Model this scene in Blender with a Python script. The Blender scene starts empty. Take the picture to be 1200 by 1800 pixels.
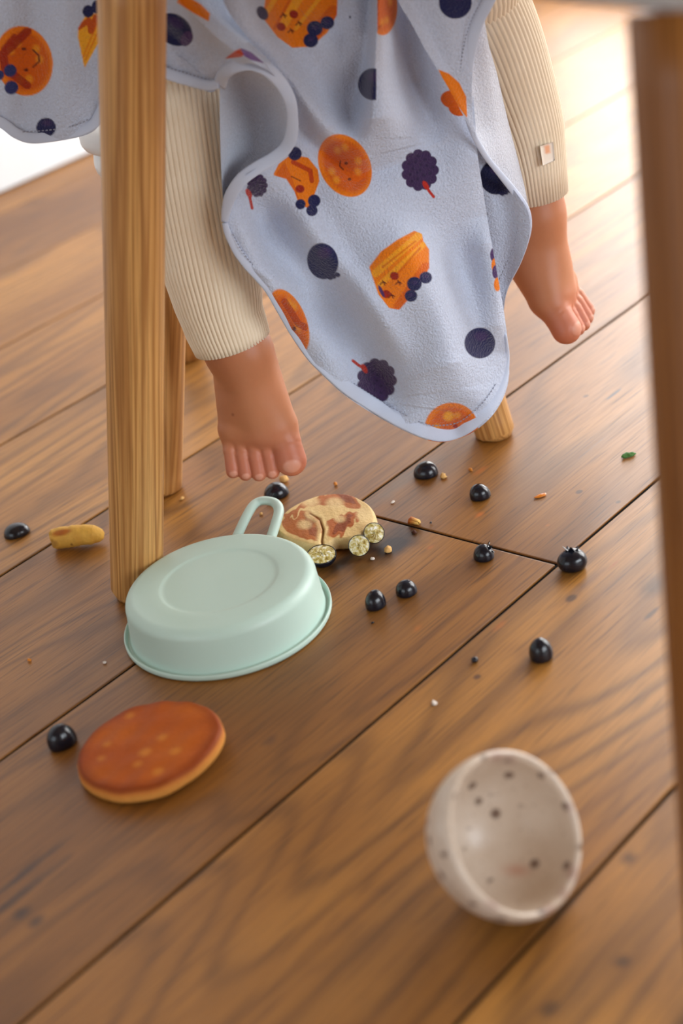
import bpy, bmesh, math, random
import numpy as np
from mathutils import Matrix, Vector

random.seed(7); np.random.seed(7)
scn = bpy.context.scene
COL = scn.collection

# ------------------------------------------------------------------ camera
CAMH = .63
PT, RL, FPX = math.radians(28.0967), math.radians(-11.1336), 2894.26
cp, sp, cr, sr = math.cos(PT), math.sin(PT), math.cos(RL), math.sin(RL)
_X, _U, FW = np.array([1, 0, 0.]), np.array([0, sp, cp]), np.array([0, cp, -sp])
RT = cr * _X + sr * _U
UP = -sr * _X + cr * _U
CP = np.array([0, 0, CAMH])
cam_data = bpy.data.cameras.new('camera')
cam = bpy.data.objects.new('camera', cam_data)
COL.objects.link(cam)
cam.matrix_world = Matrix(((RT[0], UP[0], -FW[0], CP[0]), (RT[1], UP[1], -FW[1], CP[1]),
                           (RT[2], UP[2], -FW[2], CP[2]), (0, 0, 0, 1)))
cam_data.sensor_fit = 'VERTICAL'
cam_data.sensor_height = 36
cam_data.lens = FPX / 1800 * 36
cam_data.clip_start = .02
cam_data.dof.use_dof = True
cam_data.dof.focus_distance = 1.275
cam_data.dof.aperture_fstop = 4.0
scn.camera = cam

# plank / room axes
A44 = math.radians(44.0814)
DV = np.array([math.cos(A44), math.sin(A44), 0])
NV = np.array([-math.sin(A44), math.cos(A44), 0])
def dn(d, n, z=0.):
    return DV * d + NV * n + np.array([0, 0, z])

# ------------------------------------------------------------------ world, lights, exposure
scn.view_settings.view_transform = 'Standard'
scn.view_settings.look = 'None'
scn.view_settings.gamma = 1
scn.view_settings.use_curve_mapping = False
scn.view_settings.exposure = 0.27
w = bpy.data.worlds.new('sky'); scn.world = w
w.use_nodes = True
w.node_tree.nodes['Background'].inputs[0].default_value = (.80, .90, 1, 1)
w.node_tree.nodes['Background'].inputs[1].default_value = 1.0
try:
    scn.cycles.use_denoising = True
    scn.cycles.max_bounces = 5; scn.cycles.diffuse_bounces = 3; scn.cycles.glossy_bounces = 3
    scn.cycles.sample_clamp_indirect = 4
    scn.cycles.use_adaptive_sampling = True; scn.cycles.adaptive_threshold = .03
except Exception:
    pass
ROOM = dict(d0=-2.3, d1=2.5, n0=-2.6, n1=1.952, h=2.6)
def area(name, loc, target, sx, sy, power, col):
    l = bpy.data.lights.new(name, 'AREA'); l.shape = 'RECTANGLE'
    l.size, l.size_y, l.energy, l.color = sx, sy, power, col
    o = bpy.data.objects.new(name, l); COL.objects.link(o)
    o.location = loc
    o.rotation_euler = (Vector(target) - Vector(loc)).to_track_quat('-Z', 'Y').to_euler()
    return o
# daylight entering through the big window in the far right wall; left and front are added fill
area('window_daylight_right', dn(ROOM['d1'] + .05, .70, .80), dn(0, .70, .65), 2.3, 1.4, 70, (1, .98, .95))
area('window_daylight_left', dn(ROOM['d0'] - .05, .35, 1.15), dn(3, .35, 1.05), 2.2, 1.4, 10, (.88, .94, 1))  # added weak fill from the left, source unseen
area('window_daylight_front', dn(.75, ROOM['n0'] - .05, 1.15), dn(.75, 3, 1.05), 2.2, 1.4, 60, (.88, .94, 1))  # added fill from front right, brightens the bib and feet

# ------------------------------------------------------------------ pixel helpers (survey of the photograph)
def pxy(px, py, y):
    """world points seen at pixel (px,py) that stand at depth y (arrays allowed)"""
    px, py, y = np.broadcast_arrays(np.asarray(px, float), np.asarray(py, float), np.asarray(y, float))
    d = ((px - 600) / FPX)[..., None] * RT - ((py - 900) / FPX)[..., None] * UP + FW
    return CP + d * (y / d[..., 1])[..., None]
def pxz(px, py, z=0.):
    px, py, z = np.broadcast_arrays(np.asarray(px, float), np.asarray(py, float), np.asarray(z, float))
    d = ((px - 600) / FPX)[..., None] * RT - ((py - 900) / FPX)[..., None] * UP + FW
    return CP + d * ((z - CAMH) / d[..., 2])[..., None]
def topx(P):
    P = np.asarray(P, float) - CP
    wd = P @ FW
    return 600 + FPX * (P @ RT) / wd, 900 - FPX * (P @ UP) / wd

# ------------------------------------------------------------------ material helpers
def srgb(r, g, b):
    f = lambda c: c / 12.92 if c <= .04045 else ((c + .055) / 1.055) ** 2.4
    return (f(r / 255), f(g / 255), f(b / 255), 1)
class NT:
    def __init__(s, name):
        s.m = bpy.data.materials.new(name); s.m.use_nodes = True
        s.t = s.m.node_tree; s.b = s.t.nodes['Principled BSDF']
    def n(s, typ, **kw):
        o = s.t.nodes.new(typ)
        for k, v in kw.items():
            if k.startswith('i_'):
                key = k[2:]
                o.inputs[int(key) if key.isdigit() else key].default_value = v
            else: setattr(o, k, v)
        return o
    def l(s, a, b): s.t.links.new(a, b)
    def math(s, op, a, b=None, c=None, clamp=False):
        o = s.t.nodes.new('ShaderNodeMath'); o.operation = op; o.use_clamp = clamp
        for i, v in enumerate((a, b, c)):
            if v is None: continue
            if isinstance(v, (int, float)): o.inputs[i].default_value = v
            else: s.l(v, o.inputs[i])
        return o.outputs[0]
    def mix(s, fac, a, b, blend='MIX'):
        o = s.t.nodes.new('ShaderNodeMix'); o.data_type = 'RGBA'; o.blend_type = blend
        for inp, v in ((o.inputs[0], fac), (o.inputs[6], a), (o.inputs[7], b)):
            if isinstance(v, (int, float)): inp.default_value = v
            elif isinstance(v, tuple): inp.default_value = v
            else: s.l(v, inp)
        return o.outputs[2]
    def ramp(s, fac, stops):
        o = s.t.nodes.new('ShaderNodeValToRGB')
        e = o.color_ramp.elements
        while len(e) < len(stops): e.new(.5)
        for k, (p, c) in zip(e, stops): k.position = p; k.color = c
        s.l(fac, o.inputs[0]); return o.outputs[0]
    def noise(s, vec, scale, detail=3, rough=.5, dist=0):
        o = s.t.nodes.new('ShaderNodeTexNoise')
        o.inputs['Scale'].default_value = scale; o.inputs['Detail'].default_value = detail
        o.inputs['Roughness'].default_value = rough; o.inputs['Distortion'].default_value = dist
        if vec is not None: s.l(vec, o.inputs['Vector'])
        return o.outputs['Fac']
    def coords(s, kind='Object', scale=(1, 1, 1), loc=None):
        tc = s.t.nodes.new('ShaderNodeTexCoord'); mp = s.t.nodes.new('ShaderNodeMapping')
        s.l(tc.outputs[kind], mp.inputs['Vector']); mp.inputs['Scale'].default_value = scale
        if loc is not None:
            if isinstance(loc, tuple): mp.inputs['Location'].default_value = loc
            else: s.l(loc, mp.inputs['Location'])
        return mp.outputs[0]
    def bump(s, h, strength, dist=.001):
        o = s.t.nodes.new('ShaderNodeBump'); o.inputs['Strength'].default_value = strength
        o.inputs['Distance'].default_value = dist; s.l(h, o.inputs['Height'])
        s.l(o.outputs[0], s.b.inputs['Normal'])
    def set(s, **kw):
        names = dict(rough='Roughness', spec='Specular IOR Level', metal='Metallic', sheen='Sheen Weight',
                     sss='Subsurface Weight', coat='Coat Weight', coatr='Coat Roughness', sr='Subsurface Radius', ss='Subsurface Scale')
        for k, v in kw.items():
            if k == 'color': s.b.inputs['Base Color'].default_value = v
            else: s.b.inputs[names[k]].default_value = v
        return s

def plain(name, color, rough=.5, spec=.5, bump=None, **kw):
    m = NT(name).set(color=color, rough=rough, spec=spec, **kw)
    v = m.coords()
    nz = m.noise(v, 9, 3)
    c2 = tuple(min(1, x * 1.06) for x in color[:3]) + (1,); c1 = tuple(x * .94 for x in color[:3]) + (1,)
    m.l(m.mix(nz, c1, c2), m.b.inputs['Base Color'])
    if bump: m.bump(m.noise(v, bump[0], 4), bump[1], bump[2])
    return m.m

# --- oak floor boards
def floor_material(inside=None):
    m = NT('oak_floor')
    oi = m.n('ShaderNodeObjectInfo')
    comb = m.n('ShaderNodeCombineXYZ')
    m.l(m.math('MULTIPLY', oi.outputs['Random'], 37.), comb.inputs[0])
    m.l(m.math('MULTIPLY', oi.outputs['Random'], 91.), comb.inputs[1])
    v = m.coords('Object', (.55, 3.4, 1), comb.outputs[0])
    base = m.noise(v, 1.35, 2.2, .45, .25)
    ph = m.math('MULTIPLY', base, 150.)
    ring = m.math('SINE', ph)
    ring = m.math('MULTIPLY_ADD', ring, .5, .5)
    ring = m.math('POWER', ring, 3.0)
    v2 = m.coords('Object', (5, 150, 1), comb.outputs[0])
    streak = m.noise(v2, 2.2, 4, .6)
    v3 = m.coords('Object', (9, 250, 1), comb.outputs[0])
    pore = m.noise(v3, 2.0, 2, .6)
    v4 = m.coords('Object', (1.2, 5, 1), comb.outputs[0])
    patch = m.noise(v4, 1.6, 3, .55)
    tone = m.math('MULTIPLY_ADD', patch, .75, m.math('MULTIPLY_ADD', oi.outputs['Random'], .26, -.02))
    col = m.ramp(tone, [(.22, srgb(112, 67, 21)), (.5, srgb(157, 104, 40)), (.78, srgb(198, 140, 63))])
    col = m.mix(m.math('MULTIPLY', ring, m.math('MULTIPLY', patch, .85)), col, srgb(74, 42, 16), 'MIX')
    sm = m.math('SUBTRACT', streak, .42, clamp=True)
    col = m.mix(m.math('MULTIPLY', sm, 1.3, clamp=True), col, srgb(88, 54, 28))
    pm = m.math('MULTIPLY', m.math('SUBTRACT', pore, .54, clamp=True), 6.0, clamp=True)
    col = m.mix(m.math('MULTIPLY', pm, .62), col, srgb(62, 38, 20))
    # knots, dents and spills: fixed places on the floor
    gp = m.n('ShaderNodeNewGeometry')
    wob = m.n('ShaderNodeTexNoise'); wob.inputs['Scale'].default_value = 42; wob.inputs['Detail'].default_value = 3
    m.l(gp.outputs['Position'], wob.inputs['Vector'])
    def spot(px, py, rd, rn, color, strength, soft=.5, wobble=1.2):
        nonlocal col
        P = pxz(px, py)
        if inside is None or not inside(P @ DV, P @ NV, rd, rn): return
        used.append(1)
        sub = m.n('ShaderNodeVectorMath', operation='SUBTRACT'); sub.inputs[1].default_value = tuple(P)
        m.l(gp.outputs['Position'], sub.inputs[0])
        d1 = m.n('ShaderNodeVectorMath', operation='DOT_PRODUCT'); d1.inputs[1].default_value = tuple(DV / rd)
        d2 = m.n('ShaderNodeVectorMath', operation='DOT_PRODUCT'); d2.inputs[1].default_value = tuple(NV / rn)
        for q in (d1, d2): m.l(sub.outputs[0], q.inputs[0])
        r = m.math('SQRT', m.math('ADD', m.math('POWER', m.math('ABSOLUTE', d1.outputs['Value']), 2.), m.math('POWER', m.math('ABSOLUTE', d2.outputs['Value']), 2.)))
        r = m.math('ADD', r, m.math('MULTIPLY', m.math('SUBTRACT', wob.outputs['Fac'], .5), wobble))
        k = m.math('DIVIDE', m.math('SUBTRACT', 1., r), soft, clamp=True)
        col = m.mix(m.math('MULTIPLY', k, strength), col, color)
    used = []
    dk = srgb(52, 36, 30); br = srgb(88, 56, 34)
    spot(1030, 1025, .034, .006, srgb(96, 66, 52), .6, .8)
    spot(1003, 1052, .006, .004, dk, .7)
    spot(1150, 1030, .02, .014, dk, .55, .8)
    spot(1145, 1078, .012, .003, dk, .7)
    spot(1018, 864, .004, .003, dk, .75); spot(1086, 882, .004, .003, dk, .75)
    spot(1078, 693, .015, .0018, srgb(62, 62, 66), .85, .4, .5); spot(1029, 696, .004, .003, dk, .6)
    spot(30, 1545, .055, .0035, dk, .85, .8); spot(20, 1585, .05, .005, dk, .8, .8)
    spot(38, 1605, .008, .006, dk, .8, .8); spot(64, 1620, .008, .006, dk, .8, .8)
    spot(476, 1300, .010, .006, br, .8, .9); spot(700, 1620, .07, .04, br, .35, 1.)
    spot(838, 1190, .004, .003, br, .9); spot(1106, 1510, .008, .007, dk, .75, .9)
    spot(1095, 1690, .008, .007, dk, .8, .9); spot(965, 1775, .008, .006, dk, .7, .9)
    spot(1070, 250, .05, .012, srgb(70, 72, 80), .75, .9); spot(330, 690, .03, .02, br, .5, .9)
    spot(40, 1040, .03, .004, br, .6, .8); spot(700, 850, .10, .012, srgb(104, 92, 82), .55, .7)
    spot(690, 955, .050, .024, srgb(38, 24, 27), .96, .75, .9); spot(610, 982, .045, .014, srgb(34, 22, 22), .94, .8, .9)
    og = srgb(190, 104, 30)
    spot(842, 905, .008, .004, og, .75, .8, 2.5); spot(733, 1106, .007, .004, og, .6, .9, 2.5); spot(880, 1098, .009, .003, og, .4, .9, 2.5)
    spot(962, 923, .004, .003, og, .7, .9, 2.5); spot(755, 963, .005, .003, og, .6, .9, 2.5); spot(845, 826, .010, .003, og, .6, .9, 2.5); spot(1080, 991, .009, .002, srgb(150, 80, 30), .7, .9, 2.)
    hsv = m.n('ShaderNodeHueSaturation'); hsv.inputs['Saturation'].default_value = 1.0; hsv.inputs['Value'].default_value = 1.0
    m.l(col, hsv.inputs['Color']); m.l(hsv.outputs[0], m.b.inputs['Base Color'])
    ro = m.math('MULTIPLY_ADD', streak, .18, .34)
    m.l(ro, m.b.inputs['Roughness'])
    m.set(spec=.52)
    m.bump(streak, .22, .0006)
    if inside is not None and not used:
        bpy.data.materials.remove(m.m); return M_FLOOR
    return m.m

def leg_wood(name, light, dark, seed):
    m = NT(name)
    v = m.coords('Object', (44, 44, .9), (seed * 3.1, seed * 1.7, seed))
    base = m.noise(v, 1.2, 2, .5, .3)
    ring = m.math('MULTIPLY_ADD', m.math('SINE', m.math('MULTIPLY', base, 70.)), .5, .5)
    ring = m.math('POWER', ring, 1.5)
    v2 = m.coords('Object', (420, 420, 7), (seed, seed, seed))
    st = m.noise(v2, 1.6, 3, .6)
    col = m.mix(m.math('MULTIPLY', ring, .75), light, dark)
    col = m.mix(m.math('MULTIPLY', m.math('SUBTRACT', st, .45, clamp=True), 2.2, clamp=True), col, tuple(x * .6 for x in dark[:3]) + (1,))
    m.l(col, m.b.inputs['Base Color'])
    m.set(rough=.42, spec=.45)
    m.bump(st, .15, .0004)
    return m.m

def attr_material(name, rough=.8, spec=.2, noise=None, bump=None, **kw):
    m = NT(name).set(rough=rough, spec=spec, **kw)
    a = m.n('ShaderNodeAttribute', attribute_name='paint')
    col = a.outputs['Color']
    v = m.coords()
    if noise:
        nz = m.noise(v, noise[0], 4, .65)
        k = m.math('MULTIPLY_ADD', nz, 2 * noise[1], 1 - noise[1])
        mm = m.n('ShaderNodeVectorMath', operation='SCALE')
        m.l(col, mm.inputs[0]); m.l(k, mm.inputs['Scale']); col = mm.outputs[0]
    m.l(col, m.b.inputs['Base Color'])
    if bump: m.bump(m.noise(v, bump[0], 3, .6), bump[1], bump[2])
    return m.m

# ------------------------------------------------------------------ object helpers
def tag(o, label=None, cat=None, group=None, kind=None):
    if label: o['label'] = label
    if cat: o['category'] = cat
    if group: o['group'] = group
    if kind: o['kind'] = kind
    return o
def empty(name, loc=(0, 0, 0)):
    o = bpy.data.objects.new(name, None); COL.objects.link(o); o.location = loc
    o.empty_display_size = .05
    return o
def mobj(name, verts, faces, mat, parent=None, smooth=True, origin=None, paint=None, rot=None):
    """one mesh object; verts in world space, origin = local origin (rot: local frame matrix)"""
    me = bpy.data.meshes.new(name)
    V = np.asarray(verts, float)
    if origin is not None: V = V - np.asarray(origin)
    if rot is not None: V = V @ np.asarray(rot)          # columns of rot are the local axes
    if isinstance(faces, np.ndarray) and faces.ndim == 2:
        nf, k = faces.shape
        me.vertices.add(len(V)); me.vertices.foreach_set('co', V.astype(np.float32).ravel())
        me.loops.add(nf * k); me.loops.foreach_set('vertex_index', faces.astype(np.int32).ravel())
        me.polygons.add(nf); me.polygons.foreach_set('loop_start', (np.arange(nf) * k).astype(np.int32))
        me.update(calc_edges=True); me.validate()
    else:
        me.from_pydata([tuple(p) for p in V], [], [tuple(int(i) for i in f) for f in faces]); me.update()
    if smooth: me.polygons.foreach_set('use_smooth', np.ones(len(me.polygons), bool))
    if paint is not None:
        ca = me.color_attributes.new('paint', 'FLOAT_COLOR', 'POINT')
        pc = np.ones((len(V), 4), np.float32); pc[:, :3] = paint[:, :3]
        ca.data.foreach_set('color', pc.ravel())
    me.materials.append(mat)
    o = bpy.data.objects.new(name, me); COL.objects.link(o)
    if origin is not None or rot is not None:
        M = Matrix.Identity(4)
        if rot is not None:
            for i in range(3):
                for j in range(3): M[i][j] = rot[i][j]
        if origin is not None:
            for i in range(3): M[i][3] = origin[i]
        o.matrix_world = M
    if parent is not None:
        o.parent = parent
        o.matrix_parent_inverse = parent.matrix_basis.inverted()
    return o
def grid_faces(nr, nc, closed=False):
    r, c = np.meshgrid(np.arange(nr - 1), np.arange(nc if closed else nc - 1), indexing='ij')
    a = r * nc + c; b = r * nc + (c + 1) % nc
    return np.stack([a, b, b + nc, a + nc], -1).reshape(-1, 4)
def crom(P, n):
    """resample a polyline as Catmull-Rom with n points, even in arc length"""
    P = np.asarray(P, float)
    Q = np.vstack([2 * P[0] - P[1], P, 2 * P[-1] - P[-2]])
    out = []
    for i in range(1, len(Q) - 2):
        t = np.linspace(0, 1, 24, endpoint=False)[:, None]
        p0, p1, p2, p3 = Q[i - 1], Q[i], Q[i + 1], Q[i + 2]
        out.append(.5 * (2 * p1 + (p2 - p0) * t + (2 * p0 - 5 * p1 + 4 * p2 - p3) * t ** 2 + (3 * p1 - p0 - 3 * p2 + p3) * t ** 3))
    out = np.vstack(out + [P[-1:]])
    s = np.concatenate([[0], np.cumsum(np.linalg.norm(np.diff(out[:, :2], axis=0), axis=1))])
    u = np.linspace(0, s[-1], n)
    return np.stack([np.interp(u, s, out[:, k]) for k in range(P.shape[1])], 1)
def box(name, o, ax, ay, az, mat, parent=None, bev=0, **kw):
    """box with corner o and edge vectors; optional bevel"""
    o, ax, ay, az = (np.asarray(q, float) for q in (o, ax, ay, az))
    lx, ly, lz = (np.linalg.norm(q) for q in (ax, ay, az))
    R = np.stack([ax / lx, ay / ly, az / lz], 1)
    c = o + (ax + ay + az) / 2
    bm = bmesh.new(); bmesh.ops.create_cube(bm, size=1)
    bmesh.ops.scale(bm, vec=(lx, ly, lz), verts=bm.verts)
    if bev: bmesh.ops.bevel(bm, geom=bm.edges[:], offset=bev, segments=2, profile=.6, affect='EDGES')
    me = bpy.data.meshes.new(name); bm.to_mesh(me); bm.free()
    me.materials.append(mat)
    ob = bpy.data.objects.new(name, me); COL.objects.link(ob)
    M = Matrix.Identity(4)
    for i in range(3):
        for j in range(3): M[i][j] = R[i][j]
        M[i][3] = c[i]
    ob.matrix_world = M
    if parent is not None:
        ob.parent = parent; ob.matrix_parent_inverse = parent.matrix_basis.inverted()
    return ob
def lathe(profile, n=64):
    """profile [(r,z)...] around local z"""
    a = np.linspace(0, 2 * np.pi, n, endpoint=False)
    V = np.array([[r * math.cos(t), r * math.sin(t), z] for r, z in profile for t in a])
    return V, grid_faces(len(profile), n, True)
def frame_from(zdir, xhint=(1, 0, 0)):
    z = np.asarray(zdir, float); z = z / np.linalg.norm(z)
    x = np.asarray(xhint, float); x = x - z * (x @ z); x /= np.linalg.norm(x)
    return np.stack([x, np.cross(z, x), z], 1)
def tube(path, rad, nseg=12, closed=False, flat=None, flatdir=None):
    P = np.asarray(path, float); n = len(P)
    rad = np.broadcast_to(rad, (n,)) if np.ndim(rad) <= 1 else rad
    if closed: T = np.roll(P, -1, 0) - np.roll(P, 1, 0)
    else: T = np.gradient(P, axis=0)
    T /= np.linalg.norm(T, axis=1)[:, None]
    N = np.zeros_like(P); ref = np.array([.3, .2, .9]) if flatdir is None else np.asarray(flatdir, float)
    cur = ref
    for i in range(n):
        if flatdir is not None: cur = ref
        v = cur - T[i] * (cur @ T[i]); N[i] = v / np.linalg.norm(v); cur = N[i]
    B = np.cross(T, N)
    a = np.linspace(0, 2 * np.pi, nseg, endpoint=False)
    f = 1 if flat is None else flat
    V = P[:, None] + rad[:, None, None] * (np.cos(a)[None, :, None] * N[:, None] * f + np.sin(a)[None, :, None] * B[:, None])
    F = grid_faces(n, nseg, True)
    if closed:
        c = np.arange(nseg); c2 = (c + 1) % nseg; o = (n - 1) * nseg
        F = np.vstack([F, np.stack([o + c, o + c2, c2, c], 1)]); caps = []
    return V.reshape(-1, 3), F
def capped(V, F, nseg):
    """add end fans to a tube"""
    n = len(V) // nseg
    V = np.vstack([V, V[:nseg].mean(0), V[-nseg:].mean(0)])
    c = np.arange(nseg); c2 = (c + 1) % nseg; o = (n - 1) * nseg
    k0, k1 = len(V) - 2, len(V) - 1
    F = np.vstack([F, np.stack([c2, c, 0 * c + k0, 0 * c + k0], 1), np.stack([o + c, o + c2, 0 * c + k1, 0 * c + k1], 1)])
    return V, [tuple(dict.fromkeys(f)) for f in F.tolist()]

# ------------------------------------------------------------------ materials
M_FLOOR = floor_material()
M_GAP = plain('dark_gap_filler', srgb(14, 12, 12), .9, .1)
M_WALL = plain('white_wall_paint', srgb(216, 220, 224), .6, .3)
M_CEIL = plain('ceiling_timber', srgb(150, 122, 92), .8, .2)
M_PLASTER = plain('warm_plaster', srgb(186, 168, 146), .8, .2)
M_WHITE = plain('white_lacquer', srgb(228, 228, 226), .35, .45)
M_TABLEWHITE = plain('table_white', srgb(206, 202, 198), .45, .4)
M_LEG = [leg_wood('ash_leg_%d' % i, srgb(214, 162, 96), srgb(160, 104, 50), 1.3 + i * 2.7) for i in range(3)]
M_LEG_SHADED = leg_wood('ash_table_leg_near', srgb(156, 100, 44), srgb(110, 64, 24), 9.1)  # same ash as the other legs, its shade put into a darker colour

# ------------------------------------------------------------------ the room
R = ROOM
fl = box('floor', dn(R['d0'], R['n0'], -.05), DV * (R['d1'] - R['d0']), NV * (R['n1'] - R['n0']), (0, 0, .0486), M_GAP)
tag(fl, 'wide oak plank floor with dark joints', kind='structure')
PW, OFF, GAP = .204246, 1.457127, .0030
joints = {3: [.8268], 4: [-1.55, 2.2], 2: [-.4, 2.05], 1: [-.9, 2.2], 0: [-.1, 2.3], 5: [-1.2, 1.9]}
for k in range(-3, 20):
    nt = OFF - k * PW; nb = nt - PW
    nt = min(nt, R['n1'])
    if nt <= R['n0'] + .02: break
    nb = max(nb, R['n0'])
    js = joints.get(k, [random.uniform(-1.7, -.6), random.uniform(1.7, 2.3)])
    cuts = [R['d0']] + js + [R['d1']]
    for a, b in zip(cuts[:-1], cuts[1:]):
        g = GAP / 2
        p = box('floor_plank', dn(a + g, nb + g, -.0035 - .011), DV * (b - a - 2 * g), NV * (nt - nb - 2 * g), (0, 0, .0145 + random.uniform(-.0002, .0002)),
                floor_material(lambda d, n, rd, rn, a=a, b=b, nb=nb, nt=nt: a - rd < d < b + rd and nb - rn < n < nt + rn), fl, bev=.0009)
def wall(name, o, ax, az, t, label, mat=M_WALL):
    return tag(box(name, o, ax, t, az, mat), label, kind='structure')
T = .12
tag(box('baseboard_back', dn(R['d0'], R['n1'] - .012, .003), DV * (R['d1'] - R['d0']), NV * .012, (0, 0, .07), M_WALL, bev=.002), 'white baseboard along the back wall', kind='structure')
tag(box('ceiling', dn(R['d0'], R['n0'], R['h']), DV * (R['d1'] - R['d0']), NV * (R['n1'] - R['n0']), (0, 0, .1), M_CEIL), 'timber ceiling above the room', kind='structure')
def window_wall(side, org, along, out, lo, hi, n0, n1, z0, z1, idx, label):
    """wall from lo to hi along one axis, with a framed opening n0..n1 x z0..z1"""
    P = lambda q, z, o=0.: org + along * q + out * o + np.array([0, 0, z])
    root = empty('wall_' + side, P((n0 + n1) / 2, 0)); tag(root, label, kind='structure')
    for a, b, c, e in [(lo, n0, 0, R['h']), (n1, hi, 0, R['h']), (n0, n1, 0, z0), (n0, n1, z1, R['h'])]:
        if b - a > .01 and e - c > .01:
            box('wall_section', P(a, c), out * T, along * (b - a), (0, 0, e - c), M_PLASTER, root)
    wr = empty('window_%d' % idx, P((n0 + n1) / 2, z0, .03)); tag(wr, 'white framed window in the %s wall' % side, kind='structure')
    fw = .05
    for a, b, c, e in [(n0, n0 + fw, z0, z1), (n1 - fw, n1, z0, z1), (n0 + fw, n1 - fw, z0, z0 + fw), (n0 + fw, n1 - fw, z1 - fw, z1)]:
        box('window_frame', P(a, c, -.02), out * .05, along * (b - a), (0, 0, e - c), M_WHITE, wr)
Z3 = np.zeros(3)
wall('wall_back', dn(R['d0'], R['n1'], 0), DV * (R['d1'] - R['d0']), (0, 0, R['h']), NV * T, 'white painted wall behind the floor at upper left')
window_wall('right', DV * R['d1'], NV, DV, R['n0'], R['n1'], -.5, 1.90, .06, 1.56, 1, 'plaster wall with a large window to the right')
window_wall('left', DV * R['d0'], NV, -DV, R['n0'], R['n1'], -.8, 1.5, .4, 1.9, 2, 'plaster wall with a window to the left')
window_wall('front', NV * R['n0'], DV, -NV, R['d0'], R['d1'], -.4, 1.9, .4, 1.9, 3, 'plaster wall with a window behind the camera')  # left and front openings are there for the added fill

# ------------------------------------------------------------------ splayed wooden legs
def leg(parent, base, top, r0, r1, mat, chamfer=.006):
    base, top = np.asarray(base, float), np.asarray(top, float)
    L = np.linalg.norm(top - base); ax = (top - base) / L
    prof = [(0.0005, 0), (r0 * .80, 0), (r0 * .90, chamfer * .35), (r0, chamfer)] + \
           [(r0 + (r1 - r0) * t, chamfer + (L - chamfer) * t) for t in np.linspace(.04, 1, 16)] + [(.0005, L)]
    V, F = lathe(prof, 40)
    # level the foot on the floor: shear the lowest rings
    Rm = frame_from(ax)
    W = V @ Rm.T + base
    low = V[:, 2] < chamfer * 1.5
    W[low, 2] = np.where(V[low, 2] < 1e-6, .0005, np.maximum(W[low, 2], .0008))
    return mobj('leg', W, F, mat, parent, origin=base, rot=Rm)

# low white-topped table: the leg in front at left and the blurred leg at right belong to it
UH = np.array([.46, -.888, 0]); PH = np.array([.888, .46, 0])
tA, bA = np.array([-.0615, 1.086, .47]), np.array([-.168, 1.114, 0])
tR, bR = np.array([.173, .664, .47]), np.array([.139, .582, 0])
table = empty('low_table', (0.3, .95, 0))
tag(table, 'low white-topped table on splayed round oak legs, partly in view', 'table')
leg(table, bA, tA, .0202, .0222, M_LEG[0])
leg(table, bR, tR, .0195, .0222, M_LEG_SHADED)
leg(table, bA + PH * .72, tA + PH * .54, .0202, .0222, M_LEG[1])
leg(table, bR + PH * .72, tR + PH * .54, .0195, .0222, M_LEG[2])
e0 = np.array([.126, .732, .47])                    # a point of the table's left edge (underside)
def rounded_slab(name, c, hx, hy, ex, ey, z0, z1, rc, mat, parent, bev=.006):
    pts = []
    for sx, sy, a0 in ((1, 1, 0), (-1, 1, 90), (-1, -1, 180), (1, -1, 270)):
        for t in np.linspace(0, 90, 10):
            a = math.radians(a0 + t); pts.append((sx * (hx - rc) + rc * math.cos(a), sy * (hy - rc) + rc * math.sin(a)))
    pts = np.array(pts); m = len(pts)
    rings = []
    nrm = pts / np.linalg.norm(pts, axis=1)[:, None]
    for t in np.linspace(0, 90, 5): rings.append((pts - nrm * bev * (1 - math.sin(math.radians(t))), z0 + bev * (1 - math.cos(math.radians(t)))))
    for t in np.linspace(90, 0, 5): rings.append((pts - nrm * bev * (1 - math.sin(math.radians(t))), z1 - bev * (1 - math.cos(math.radians(t)))))
    V = [np.array(c) * [1, 1, 0] + np.array([0, 0, z0])]
    for p, z in rings: V += [np.array([c[0], c[1], 0]) + ex * q[0] + ey * q[1] + np.array([0, 0, z]) for q in p]
    V.append(np.array(c) * [1, 1, 0] + np.array([0, 0, z1]))
    n = len(rings)
    F = [(1 + r * m + i, 1 + r * m + (i + 1) % m, 1 + (r + 1) * m + (i + 1) % m, 1 + (r + 1) * m + i) for r in range(n - 1) for i in range(m)]
    F += [(0, 1 + (i + 1) % m, 1 + i) for i in range(m)] + [(len(V) - 1, 1 + (n - 1) * m + i, 1 + (n - 1) * m + (i + 1) % m) for i in range(m)]
    return mobj(name, V, F, mat, parent)
sA = (np.array([tA[0], tA[1], 0]) - e0 * [1, 1, 0]) @ UH; sR = (tR * [1, 1, 0] - e0 * [1, 1, 0]) @ UH
mid = e0 * [1, 1, 0] + UH * (sA + sR) / 2 + PH * .30
rounded_slab('tabletop', mid, (sR - sA) / 2 + .045, .30, UH, PH, .47, .492, .04, M_TABLEWHITE, table)

# child's chair: white seat on four splayed ash legs
chair = empty('toddler_chair', (0.01, 1.42, 0))
tag(chair, 'small white-seated chair on splayed ash legs under the seated child', 'chair')
for i, (b, t) in enumerate([((-.149, 1.282, 0), (-.088, 1.312, .268)), ((.1428, 1.263, 0), (.102, 1.30, .268)),
                            ((-.124, 1.575, 0), (-.085, 1.535, .268)), ((.161, 1.555, 0), (.105, 1.53, .268))]):
    leg(chair, b, t, .0172, .0215, M_LEG[(i + 1) % 3], .004)
rounded_slab('seat_shell', (.005, 1.425, 0), .148, .15, np.array([1., 0, 0]), np.array([0, 1., 0]), .264, .292, .06, M_WHITE, chair, .013)
rounded_slab('seat', (.005, 1.425, 0), .154, .156, np.array([1., 0, 0]), np.array([0, 1., 0]), .292, .312, .06, M_WHITE, chair, .008)

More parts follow.
